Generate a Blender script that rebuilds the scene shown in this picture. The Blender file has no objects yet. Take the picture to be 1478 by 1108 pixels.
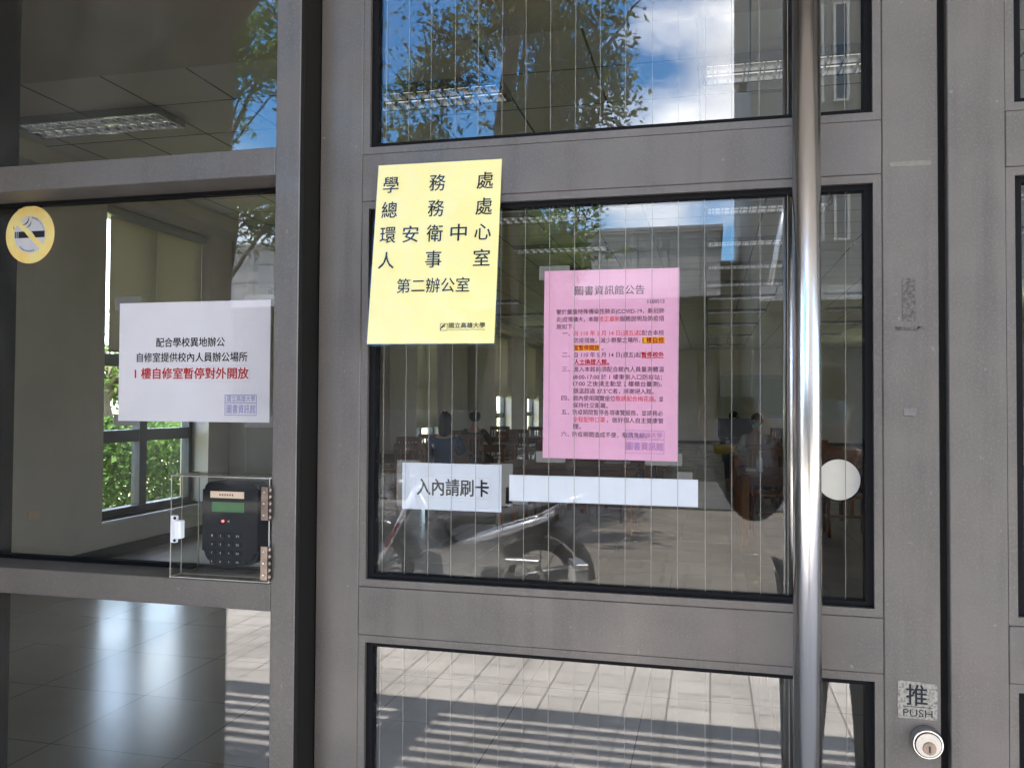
import bpy, bmesh, math, random
import numpy as np
from mathutils import Vector, Matrix
R = math.radians
sc = bpy.context.scene
col = sc.collection

# ------------------------------------------------------------------ camera, sky, sun, exposure
CAMP = Vector((0.0, -1.28, 1.45))
yaw, pitch, roll = R(13.42), R(1.29), R(0.33)
fwd = Vector((-math.sin(yaw)*math.cos(pitch), math.cos(yaw)*math.cos(pitch), math.sin(pitch)))
rt0 = Vector((math.cos(yaw), math.sin(yaw), 0)); up0 = rt0.cross(fwd)
rt = rt0*math.cos(roll) + up0*math.sin(roll); up = up0*math.cos(roll) - rt0*math.sin(roll)
cam = bpy.data.objects.new('camera', bpy.data.cameras.new('camera')); col.objects.link(cam)
cam.data.sensor_width = 36.0; cam.data.lens = 1200/1478*36.0
cam.data.clip_start = 0.02; cam.data.clip_end = 600
cam.matrix_world = Matrix(((rt.x, up.x, -fwd.x, CAMP.x), (rt.y, up.y, -fwd.y, CAMP.y), (rt.z, up.z, -fwd.z, CAMP.z), (0, 0, 0, 1)))
sc.camera = cam

SUN_EL, SUN_AZ = R(84), R(4)          # azimuth measured from +y (over the building) towards +x
world = bpy.data.worlds.new('World'); sc.world = world; world.use_nodes = True
nt = world.node_tree; nt.nodes.clear()
def N(t, k, **kw):
    n = t.nodes.new(k)
    for a, v in kw.items(): setattr(n, a, v)
    return n
wo = N(nt, 'ShaderNodeOutputWorld'); bg = N(nt, 'ShaderNodeBackground'); bg.inputs['Strength'].default_value = 0.1
sky = N(nt, 'ShaderNodeTexSky', sky_type='NISHITA', sun_disc=False, sun_elevation=SUN_EL, sun_rotation=SUN_AZ, dust_density=0.2, ozone_density=3.0)
tc = N(nt, 'ShaderNodeTexCoord'); mp = N(nt, 'ShaderNodeMapping')
mp.inputs['Scale'].default_value = (1.0, 1.0, 1.9); mp.inputs['Location'].default_value = (3.1, 1.3, 0.4)
no = N(nt, 'ShaderNodeTexNoise'); no.inputs['Scale'].default_value = 4.2; no.inputs['Detail'].default_value = 9; no.inputs['Roughness'].default_value = 0.55; no.inputs['Distortion'].default_value = 0.25
rp = N(nt, 'ShaderNodeValToRGB'); rp.color_ramp.elements[0].position = 0.41; rp.color_ramp.elements[1].position = 0.62
no2 = N(nt, 'ShaderNodeTexNoise'); no2.inputs['Scale'].default_value = 7; no2.inputs['Detail'].default_value = 6
cr2 = N(nt, 'ShaderNodeValToRGB')
cr2.color_ramp.elements[0].position = 0.3; cr2.color_ramp.elements[0].color = (6.5, 6.8, 7.6, 1)
cr2.color_ramp.elements[1].position = 0.72; cr2.color_ramp.elements[1].color = (15, 15, 15.3, 1)
mx = N(nt, 'ShaderNodeMix', data_type='RGBA')
L = nt.links.new
L(tc.outputs['Generated'], mp.inputs['Vector']); L(mp.outputs[0], no.inputs['Vector']); L(mp.outputs[0], no2.inputs['Vector'])
last = no.outputs[0]      # cloud banks and clear gaps in given compass directions, added to the cloud noise
for cdir, cmin, amp in (((-.03, -.93, .34), .980, .15), ((.07, -.975, .215), .992, -.16), ((-.075, -.895, .455), .988, -.26), ((-.36, -.85, .34), .92, -.13), ((-.12, -.97, .20), .992, .12), ((-.82, .5, .28), .70, .06)):
    vm = N(nt, 'ShaderNodeVectorMath', operation='DOT_PRODUCT'); vm.inputs[1].default_value = Vector(cdir).normalized()[:]
    mr = N(nt, 'ShaderNodeMapRange', interpolation_type='SMOOTHSTEP'); mr.inputs[1].default_value = cmin; mr.inputs[2].default_value = 1.0; mr.inputs[4].default_value = amp
    ad = N(nt, 'ShaderNodeMath', operation='ADD'); L(tc.outputs['Generated'], vm.inputs[0]); L(vm.outputs['Value'], mr.inputs[0]); L(last, ad.inputs[0]); L(mr.outputs[0], ad.inputs[1]); last = ad.outputs[0]
L(ad.outputs[0], rp.inputs[0]); L(no2.outputs[0], cr2.inputs[0])
hs = N(nt, 'ShaderNodeHueSaturation'); hs.inputs['Saturation'].default_value = 1.35; hs.inputs['Value'].default_value = 1.25; L(sky.outputs[0], hs.inputs['Color'])
L(rp.outputs[0], mx.inputs[0]); L(hs.outputs[0], mx.inputs[6]); L(cr2.outputs[0], mx.inputs[7])
L(mx.outputs[2], bg.inputs[0]); L(bg.outputs[0], wo.inputs[0])

sun = bpy.data.objects.new('sun', bpy.data.lights.new('sun', 'SUN')); col.objects.link(sun)
sun.data.energy = 4.0; sun.data.angle = R(0.5); sun.data.color = (1, 0.96, 0.9)
sd = Vector((math.sin(SUN_AZ)*math.cos(SUN_EL), math.cos(SUN_AZ)*math.cos(SUN_EL), math.sin(SUN_EL)))
sun.rotation_euler = sd.to_track_quat('Z', 'Y').to_euler()
sc.view_settings.view_transform = 'Standard'; sc.view_settings.look = 'None'
sc.view_settings.exposure = 3.6; sc.view_settings.gamma = 1
sc.cycles.use_denoising = True
try: sc.cycles.denoiser = 'OPENIMAGEDENOISE'
except Exception: pass
sc.cycles.max_bounces = 10; sc.cycles.diffuse_bounces = 5; sc.cycles.glossy_bounces = 5
sc.cycles.transparent_max_bounces = 24; sc.cycles.transmission_bounces = 6
sc.cycles.caustics_reflective = False; sc.cycles.caustics_refractive = False
sc.cycles.sample_clamp_indirect = 4

# ------------------------------------------------------------------ materials
def mat(name, c, rough=0.5, metal=0.0, var=0.0, scale=20.0, bump=0.0, bscale=200.0, spec=0.5, trans=0.0, emit=None, es=0.0, stretch=None, c2=None, lo=0.35, hi=0.65, detail=6):
    m = bpy.data.materials.new(name); m.use_nodes = True; t = m.node_tree; b = t.nodes['Principled BSDF']
    b.inputs['Base Color'].default_value = (*c, 1); b.inputs['Roughness'].default_value = rough; b.inputs['Metallic'].default_value = metal
    b.inputs['Specular IOR Level'].default_value = spec
    if emit: b.inputs['Emission Color'].default_value = (*emit, 1); b.inputs['Emission Strength'].default_value = es
    if var or c2 or bump:
        g = N(t, 'ShaderNodeTexCoord'); mpn = N(t, 'ShaderNodeMapping'); t.links.new(g.outputs['Object'], mpn.inputs[0])
        if stretch: mpn.inputs['Scale'].default_value = stretch
    if var or c2:
        n = N(t, 'ShaderNodeTexNoise'); n.inputs['Scale'].default_value = scale; n.inputs['Detail'].default_value = detail; n.inputs['Roughness'].default_value = 0.6
        r = N(t, 'ShaderNodeValToRGB'); a = r.color_ramp.elements
        a[0].position = lo; a[1].position = hi
        cc = c2 if c2 else tuple(min(1, x*(1+var)) for x in c); cl = c if c2 else tuple(x*(1-var) for x in c)
        a[0].color = (*cl, 1); a[1].color = (*cc, 1)
        t.links.new(mpn.outputs[0], n.inputs['Vector']); t.links.new(n.outputs[0], r.inputs[0]); t.links.new(r.outputs[0], b.inputs['Base Color'])
    if bump:
        n2 = N(t, 'ShaderNodeTexNoise'); n2.inputs['Scale'].default_value = bscale; n2.inputs['Detail'].default_value = 4
        bp = N(t, 'ShaderNodeBump'); bp.inputs['Strength'].default_value = bump; bp.inputs['Distance'].default_value = 0.002
        t.links.new(mpn.outputs[0], n2.inputs['Vector']); t.links.new(n2.outputs[0], bp.inputs['Height']); t.links.new(bp.outputs[0], b.inputs['Normal'])
    return m

def glass_mat(name, ior, tint, rough=0.0, smear=0.0):
    m = bpy.data.materials.new(name); m.use_nodes = True; t = m.node_tree; t.nodes.clear()
    o = N(t, 'ShaderNodeOutputMaterial'); mixs = N(t, 'ShaderNodeMixShader'); tr = N(t, 'ShaderNodeBsdfTransparent'); gl = N(t, 'ShaderNodeBsdfGlossy')
    tr.inputs[0].default_value = (*tint, 1); gl.inputs['Roughness'].default_value = rough
    fr = N(t, 'ShaderNodeFresnel'); ge = N(t, 'ShaderNodeNewGeometry'); mi = N(t, 'ShaderNodeMix')   # both faces of the pane reflect alike
    mi.inputs[2].default_value = ior; mi.inputs[3].default_value = 1/ior
    t.links.new(ge.outputs['Backfacing'], mi.inputs[0]); t.links.new(mi.outputs[0], fr.inputs[0])
    t.links.new(fr.outputs[0], mixs.inputs[0]); t.links.new(tr.outputs[0], mixs.inputs[1]); t.links.new(gl.outputs[0], mixs.inputs[2])
    if smear:      # faint dust and wipe marks lying on the glass
        tx = N(t, 'ShaderNodeTexCoord'); mpn = N(t, 'ShaderNodeMapping'); mpn.inputs['Scale'].default_value = (3.5, 3.5, 1.4); mpn.inputs['Rotation'].default_value = (0, R(24), 0)
        n = N(t, 'ShaderNodeTexNoise'); n.inputs['Scale'].default_value = 2.2; n.inputs['Detail'].default_value = 9; n.inputs['Roughness'].default_value = 0.68; n.inputs['Distortion'].default_value = 0.8
        mr_ = N(t, 'ShaderNodeMapRange'); mr_.inputs[1].default_value = .48; mr_.inputs[2].default_value = .78; mr_.inputs[3].default_value = .0; mr_.inputs[4].default_value = smear
        df = N(t, 'ShaderNodeBsdfDiffuse'); df.inputs[0].default_value = (.6, .58, .55, 1); m2 = N(t, 'ShaderNodeMixShader'); k = t.links.new
        k(tx.outputs['Object'], mpn.inputs[0]); k(mpn.outputs[0], n.inputs[0]); k(n.outputs[0], mr_.inputs[0]); k(mr_.outputs[0], m2.inputs[0]); k(mixs.outputs[0], m2.inputs[1]); k(df.outputs[0], m2.inputs[2]); k(m2.outputs[0], o.inputs[0])
    else: t.links.new(mixs.outputs[0], o.inputs[0])
    return m

def grid_mat(name, c, cj, size, joint, rough, rj=None, var=0.06, off=(0, 0, 0), plane='xy', stag=0.0, spec=0.5, size2=None, dirt=None):
    # square or running tiles with joints, laid out in object coordinates
    m = mat(name, c, rough, spec=spec); t = m.node_tree; b = t.nodes['Principled BSDF']
    g = N(t, 'ShaderNodeTexCoord'); mpn = N(t, 'ShaderNodeMapping'); mpn.inputs['Location'].default_value = off
    if plane == 'xz': mpn.inputs['Rotation'].default_value = (R(-90), 0, 0)
    if plane == 'yz': mpn.inputs['Rotation'].default_value = (R(-90), 0, R(-90)) 
    br = N(t, 'ShaderNodeTexBrick'); br.offset = stag; br.offset_frequency = 2; br.squash = 1
    br.inputs['Scale'].default_value = 1; br.inputs['Mortar Size'].default_value = joint; br.inputs['Mortar Smooth'].default_value = 0.1
    br.inputs['Brick Width'].default_value = size; br.inputs['Row Height'].default_value = size2 or size; br.inputs['Bias'].default_value = 0
    br.inputs['Color1'].default_value = (*[x*(1-var) for x in c], 1); br.inputs['Color2'].default_value = (*[min(1, x*(1+var)) for x in c], 1); br.inputs['Mortar'].default_value = (*cj, 1)
    n = N(t, 'ShaderNodeTexNoise'); n.inputs['Scale'].default_value = 1.7; n.inputs['Detail'].default_value = 8; n.inputs['Roughness'].default_value = 0.65
    r = N(t, 'ShaderNodeValToRGB'); r.color_ramp.elements[0].position = 0.3; r.color_ramp.elements[1].position = 0.7
    d = dirt if dirt is not None else 0.85
    r.color_ramp.elements[0].color = (d, d, d, 1); r.color_ramp.elements[1].color = (1, 1, 1, 1)
    mu = N(t, 'ShaderNodeMix', data_type='RGBA', blend_type='MULTIPLY'); mu.inputs[0].default_value = 1
    k = t.links.new
    k(g.outputs['Object'], mpn.inputs[0]); k(mpn.outputs[0], br.inputs['Vector']); k(g.outputs['Object'], n.inputs['Vector']); k(n.outputs[0], r.inputs[0])
    k(br.outputs['Color'], mu.inputs[6]); k(r.outputs[0], mu.inputs[7]); k(mu.outputs[2], b.inputs['Base Color'])
    bp = N(t, 'ShaderNodeBump'); bp.inputs['Strength'].default_value = 0.5; bp.inputs['Distance'].default_value = 0.003; bp.invert = True
    k(br.outputs['Fac'], bp.inputs['Height']); k(bp.outputs[0], b.inputs['Normal'])
    if rj is not None:
        mr = N(t, 'ShaderNodeMapRange'); mr.inputs[3].default_value = rough; mr.inputs[4].default_value = rj
        k(n.outputs[0], mr.inputs[0]); k(mr.outputs[0], b.inputs['Roughness'])
    return m

M = {}
M['paint'] = mat('grey_door_paint', (0.112, 0.098, 0.087), 0.45, 0.25, var=0.10, scale=9, bump=0.06, bscale=900)
M['paint2'] = mat('grey_frame_paint', (0.110, 0.097, 0.087), 0.48, 0.25, var=0.11, scale=7, bump=0.06, bscale=900)
def weather(m):
    t = m.node_tree; b = t.nodes['Principled BSDF']; src = b.inputs['Base Color'].links[0].from_socket; k = t.links.new
    g = N(t, 'ShaderNodeTexCoord'); mpn = N(t, 'ShaderNodeMapping'); mpn.inputs['Scale'].default_value = (30, 30, 2.2); k(g.outputs['Object'], mpn.inputs[0])
    def layer(src, vec, scale, lo, hi, colr, fac, det=5):
        n = N(t, 'ShaderNodeTexNoise'); n.inputs['Scale'].default_value = scale; n.inputs['Detail'].default_value = det; r = N(t, 'ShaderNodeMapRange')
        r.inputs[1].default_value = lo; r.inputs[2].default_value = hi; r.inputs[4].default_value = fac
        mxn = N(t, 'ShaderNodeMix', data_type='RGBA'); mxn.inputs[7].default_value = (*colr, 1); k(vec, n.inputs[0]); k(n.outputs[0], r.inputs[0]); k(r.outputs[0], mxn.inputs[0]); k(src, mxn.inputs[6]); return mxn.outputs[2]
    s1 = layer(src, mpn.outputs[0], 1.0, .52, .75, (0.055, 0.05, 0.046), .45)              # faint rain streaks
    s2 = layer(s1, g.outputs['Object'], 330, .50, .72, (0.150, 0.135, 0.122), .55, 2)       # metallic fleck
    s3 = layer(s2, g.outputs['Object'], 75, .73, .77, (0.20, 0.185, 0.17), .7, 3)           # tiny chips
    s4 = layer(s3, g.outputs['Object'], 4.5, .55, .72, (0.125, 0.106, 0.090), .6)             # hand grease and dust patches
    k(s4, b.inputs['Base Color'])
    n = N(t, 'ShaderNodeTexNoise'); n.inputs['Scale'].default_value = 6; n.inputs['Detail'].default_value = 7; r = N(t, 'ShaderNodeMapRange'); r.inputs[1].default_value = .3; r.inputs[2].default_value = .7; r.inputs[3].default_value = .36; r.inputs[4].default_value = .60
    k(g.outputs['Object'], n.inputs[0]); k(n.outputs[0], r.inputs[0]); k(r.outputs[0], b.inputs['Roughness'])
weather(M['paint']); weather(M['paint2'])
M['dark'] = mat('near_black_finish', (0.010, 0.009, 0.008), 0.6, spec=0.12)  # near-black for dark parts, also for the painted door gap and disc shadow
M['rubber'] = mat('black_rubber', (0.006, 0.006, 0.007), 0.6, spec=0.10, bump=0.1, bscale=300)
M['glass'] = glass_mat('window_glass', 1.56, (0.945, 0.94, 0.93), smear=0.03)
M['clearglass'] = glass_mat('thin_window_glass', 1.45, (0.95, 0.97, 0.96))
M['acrylic'] = glass_mat('clear_acrylic', 1.30, (0.96, 0.96, 0.94), 0.03)
M['sleeve'] = glass_mat('clear_plastic_sleeve', 1.42, (0.98, 0.98, 0.97), 0.08)
_t = M['sleeve'].node_tree; _g = N(_t, 'ShaderNodeTexCoord'); _n = N(_t, 'ShaderNodeTexNoise'); _n.inputs['Scale'].default_value = 26; _n.inputs['Detail'].default_value = 2
_b = N(_t, 'ShaderNodeBump'); _b.inputs['Strength'].default_value = 0.35; _b.inputs['Distance'].default_value = 0.01
_t.links.new(_g.outputs['Object'], _n.inputs[0]); _t.links.new(_n.outputs[0], _b.inputs['Height'])
for _q in [q for q in _t.nodes if q.type == 'BSDF_GLOSSY']: _t.links.new(_b.outputs[0], _q.inputs['Normal'])
M['acrylic_edge'] = mat('acrylic_edge', (0.42, 0.40, 0.36), 0.25)
M['wire'] = mat('glass_wire', (0.30, 0.285, 0.26), 0.45, 0.3)
M['steel'] = mat('brushed_steel', (0.56, 0.54, 0.52), 0.22, 1.0, bump=0.04, bscale=40, stretch=(60, 60, 1))
M['chrome'] = mat('polished_chrome', (0.50, 0.49, 0.48), 0.2, 1.0)
M['brass'] = mat('worn_nickel', (0.22, 0.175, 0.145), 0.32, 1.0, var=0.25, scale=60)
M['lockface'] = mat('satin_nickel', (0.42, 0.40, 0.37), 0.35, 0.9, var=0.08, scale=300)
M['white_paper'] = mat('white_paper', (0.80, 0.80, 0.87), 0.6, var=0.015, scale=12, spec=0.2, bump=0.25, bscale=9)
M['cool_paper'] = mat('cool_white_paper', (0.70, 0.76, 0.85), 0.6, var=0.015, scale=12, spec=0.2, bump=0.3, bscale=14)
M['pink_paper'] = mat('pink_paper', (0.82, 0.44, 0.63), 0.6, var=0.02, scale=10, spec=0.2, bump=0.25, bscale=9)
M['yellow_paper'] = mat('yellow_paper', (0.84, 0.75, 0.32), 0.55, var=0.02, scale=10, spec=0.2)
M['ink'] = mat('black_ink', (0.02, 0.02, 0.025), 0.6, spec=0.1)
M['ink_grey'] = mat('grey_ink', (0.13, 0.075, 0.11), 0.6, spec=0.1)
M['ink_red'] = mat('red_ink', (0.55, 0.03, 0.03), 0.6, spec=0.1)
M['ink_red2'] = mat('pale_red_ink', (0.75, 0.10, 0.12), 0.6, spec=0.1)
M['highlight'] = mat('yellow_highlighter', (0.85, 0.48, 0.03), 0.6, spec=0.1)
M['stamp'] = mat('blue_stamp_ink', (0.36, 0.36, 0.66), 0.6, spec=0.1)
M['stamp2'] = mat('violet_stamp_ink', (0.52, 0.28, 0.58), 0.6, spec=0.1)
M['thin_line'] = mat('faint_grey_line', (0.45, 0.46, 0.50), 0.6, spec=0.1)
M['tape'] = mat('grey_double_sided_tape', (0.16, 0.16, 0.145), 0.5, var=0.06, scale=40)
M['sticker_yellow'] = mat('faded_yellow_vinyl', (0.62, 0.52, 0.20), 0.5, c2=(0.66, 0.40, 0.09), scale=22, lo=0.45, hi=0.75)
M['sticker_grey'] = mat('pale_grey_vinyl', (0.42, 0.42, 0.44), 0.5, var=0.05, scale=40)
M['black'] = mat('matte_black', (0.012, 0.012, 0.013), 0.5)
M['reader'] = mat('black_plastic', (0.008, 0.009, 0.012), 0.5, bump=0.05, bscale=700, spec=0.12)
M['lcd'] = mat('green_display', (0.010, 0.06, 0.02), 0.3, emit=(0.03, 0.35, 0.10), es=0.016)
M['led'] = mat('red_indicator', (0.5, 0.02, 0.02), 0.3, emit=(1, 0.12, 0.10), es=0.35)
M['led_off'] = mat('unlit_indicator', (0.35, 0.30, 0.28), 0.3)
M['key_print'] = mat('pale_key_print', (0.45, 0.45, 0.45), 0.5)
M['label_strip'] = mat('cream_label_tape', (0.72, 0.56, 0.42), 0.5)
M['white_plastic'] = mat('white_plastic', (0.68, 0.68, 0.70), 0.4)
M['disc'] = mat('cream_disc_paper', (0.78, 0.77, 0.70), 0.6, var=0.05, scale=18)
M['push'] = mat('worn_silver_sticker', (0.25, 0.24, 0.21), 0.4, 0.3, c2=(0.10, 0.092, 0.08), scale=230, lo=0.44, hi=0.66)
M['residue'] = mat('dry_glue_residue', (0.12, 0.105, 0.095), 0.8, c2=(0.055, 0.045, 0.04), scale=220, lo=0.4, hi=0.6)
M['old_tape'] = mat('beige_old_tape', (0.155, 0.14, 0.115), 0.7, var=0.1, scale=120)
M['scuff'] = mat('pale_scuff', (0.118, 0.108, 0.102), 0.6, var=0.15, scale=120)
# building and interior
M['paving'] = grid_mat('paving_tiles', (0.50, 0.465, 0.43), (0.22, 0.205, 0.185), 0.2, 0.005, 0.6, var=0.10, dirt=0.60)
M['court'] = grid_mat('brown_court_pavers', (0.135, 0.118, 0.095), (0.045, 0.04, 0.033), 0.4, 0.006, 0.7, var=0.10, dirt=0.6, stag=0.5, size2=0.2)
M['floor'] = grid_mat('polished_floor', (0.38, 0.365, 0.345), (0.13, 0.12, 0.11), 0.6, 0.003, 0.15, 0.26, var=0.02, off=(0.31, 0.08, 0))
M['ceil'] = grid_mat('ceiling_tiles', (0.68, 0.65, 0.60), (0.13, 0.125, 0.115), 0.6, 0.008, 0.85, var=0.015, off=(0.67, 0.59, 0), dirt=0.95)
M['plaster'] = mat('beige_wall_paint', (0.58, 0.53, 0.475), 0.75, var=0.05, scale=1.5)
M['gypsum'] = mat('soffit_paint', (0.52, 0.47, 0.40), 0.8, var=0.05, scale=2)
M['skirt'] = mat('dark_skirting', (0.02, 0.02, 0.02), 0.4)
M['alu'] = mat('grey_window_aluminium', (0.10, 0.105, 0.11), 0.4, 0.4)
M['blind'] = mat('beige_blind_fabric', (0.42, 0.39, 0.31), 0.9, var=0.06, scale=60)
_t = M['blind'].node_tree; _tl = N(_t, 'ShaderNodeBsdfTranslucent'); _tl.inputs[0].default_value = (.5, .46, .36, 1); _ms = N(_t, 'ShaderNodeMixShader'); _ms.inputs[0].default_value = .30
_o = [q for q in _t.nodes if q.type == 'OUTPUT_MATERIAL'][0]; _t.links.new(_t.nodes['Principled BSDF'].outputs[0], _ms.inputs[1]); _t.links.new(_tl.outputs[0], _ms.inputs[2]); _t.links.new(_ms.outputs[0], _o.inputs[0])
M['wood'] = mat('dark_red_wood', (0.16, 0.060, 0.028), 0.35, c2=(0.25, 0.10, 0.045), scale=9, stretch=(1, 8, 8))
M['wood2'] = mat('orange_wood', (0.44, 0.18, 0.06), 0.38, c2=(0.32, 0.125, 0.04), scale=9, stretch=(8, 8, 1))
M['stone'] = mat('dark_granite', (0.055, 0.053, 0.05), 0.4, var=0.25, scale=60)
M['canopy'] = mat('canopy_paint', (0.30, 0.285, 0.27), 0.6, var=0.08, scale=4)
M['concrete'] = grid_mat('grey_cladding', (0.38, 0.38, 0.38), (0.07, 0.07, 0.07), 0.95, 0.014, 0.7, plane='xz', size2=0.62, var=0.05)
M['darkclad'] = grid_mat('dark_cladding', (0.15, 0.15, 0.145), (0.07, 0.07, 0.068), 1.9, 0.02, 0.6, plane='xz', size2=1.25, var=0.05)
M['brick'] = grid_mat('pink_brick_tile', (0.30, 0.17, 0.13), (0.2, 0.17, 0.15), 0.24, 0.012, 0.7, plane='xz', stag=0.5, size2=0.08, var=0.15)
M['shade'] = mat('painted_shade', (0.045, 0.045, 0.045), 0.8)  # near-black colour standing in for the shade inside the arcade
M['bglass'] = mat('dark_window_glass', (0.02, 0.025, 0.03), 0.06, spec=0.8)
M['bark'] = mat('tree_bark', (0.075, 0.06, 0.045), 0.9, var=0.3, scale=14, bump=0.6, bscale=30, stretch=(1, 1, 0.25))
def leaf_mat(name, c1, c2):
    m = mat(name, c1, 0.6, c2=c2, scale=1.3, lo=0.35, hi=0.65, spec=0.15); t = m.node_tree; b = t.nodes['Principled BSDF']
    o = [n for n in t.nodes if n.type == 'OUTPUT_MATERIAL'][0]
    tl = N(t, 'ShaderNodeBsdfTranslucent'); ms = N(t, 'ShaderNodeMixShader'); ms.inputs[0].default_value = 0.4
    src = b.inputs['Base Color'].links[0].from_socket
    t.links.new(src, tl.inputs[0]); t.links.new(b.outputs[0], ms.inputs[1]); t.links.new(tl.outputs[0], ms.inputs[2]); t.links.new(ms.outputs[0], o.inputs[0])
    return m
M['leaf'] = leaf_mat('tree_leaf', (0.075, 0.10, 0.028), (0.13, 0.16, 0.045))
M['leaf2'] = leaf_mat('bright_leaf', (0.07, 0.13, 0.025), (0.13, 0.20, 0.04))
M['hedge'] = leaf_mat('hedge_leaf', (0.035, 0.075, 0.02), (0.075, 0.14, 0.03))
M['shade_dark_ground'] = mat('shade_dark_ground', (0.045, 0.045, 0.046), 0.9, var=0.25, scale=30)  # near-black tone imitates shade lying over the far ground
M['litter'] = mat('yellow_fallen_leaf', (0.42, 0.36, 0.17), 0.7, var=0.3, scale=9)
M['grass'] = mat('lawn', (0.17, 0.175, 0.075), 0.9, c2=(0.26, 0.265, 0.12), scale=3)
M['skin'] = mat('skin', (0.42, 0.25, 0.18), 0.5)
M['hair'] = mat('black_hair', (0.012, 0.010, 0.010), 0.45)
M['jacket'] = mat('dark_grey_knit', (0.045, 0.045, 0.05), 0.9, var=0.25, scale=90)
M['trousers'] = mat('dark_trousers', (0.02, 0.02, 0.024), 0.85)
M['shoe'] = mat('black_shoe', (0.015, 0.015, 0.015), 0.5)
M['mask'] = mat('pale_blue_mask', (0.30, 0.50, 0.58), 0.7)
M['blue_cloth'] = mat('blue_shirt', (0.04, 0.10, 0.22), 0.9)
M['black_cloth'] = mat('black_shirt', (0.015, 0.015, 0.02), 0.9)
M['pale_cloth'] = mat('pale_shirt', (0.35, 0.36, 0.38), 0.9)
M['bikeblack'] = mat('black_vinyl_seat', (0.035, 0.035, 0.038), 0.28)
M['bikewhite'] = mat('silver_bodywork', (0.55, 0.57, 0.62), 0.2, 0.4)
M['bikered'] = mat('red_lens', (0.16, 0.015, 0.012), 0.3)
M['bikeblue'] = mat('blue_stripe', (0.05, 0.10, 0.40), 0.3)
M['darkmetal'] = mat('dark_metal', (0.06, 0.06, 0.062), 0.4, 0.5)
M['tyre'] = mat('tyre_rubber', (0.015, 0.015, 0.015), 0.8)
M['galv'] = mat('galvanised_steel', (0.62, 0.62, 0.62), 0.3, 0.9)
M['lampbox'] = mat('lamp_reflector', (0.45, 0.47, 0.50), 0.22, 1.0)
M['tube'] = mat('lit_tube', (0.8, 0.8, 0.8), 0.4, emit=(1.0, 0.97, 0.88), es=0.06)
M['signgreen'] = mat('exit_sign_green', (0.02, 0.25, 0.14), 0.4, emit=(0.03, 0.4, 0.22), es=0.02)
M['yellow_bag'] = mat('yellow_fabric', (0.55, 0.33, 0.02), 0.8)
M['bottle'] = mat('pale_bottle_plastic', (0.5, 0.52, 0.54), 0.3)
M['plasticgrey'] = mat('grey_plastic', (0.35, 0.35, 0.33), 0.5)
M['screen'] = mat('projection_screen', (0.33, 0.33, 0.27), 0.8)

# ------------------------------------------------------------------ mesh helpers
def worigin(o):
    v = Vector((0, 0, 0))
    while o: v += Vector(o.location); o = o.parent
    return v

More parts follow.
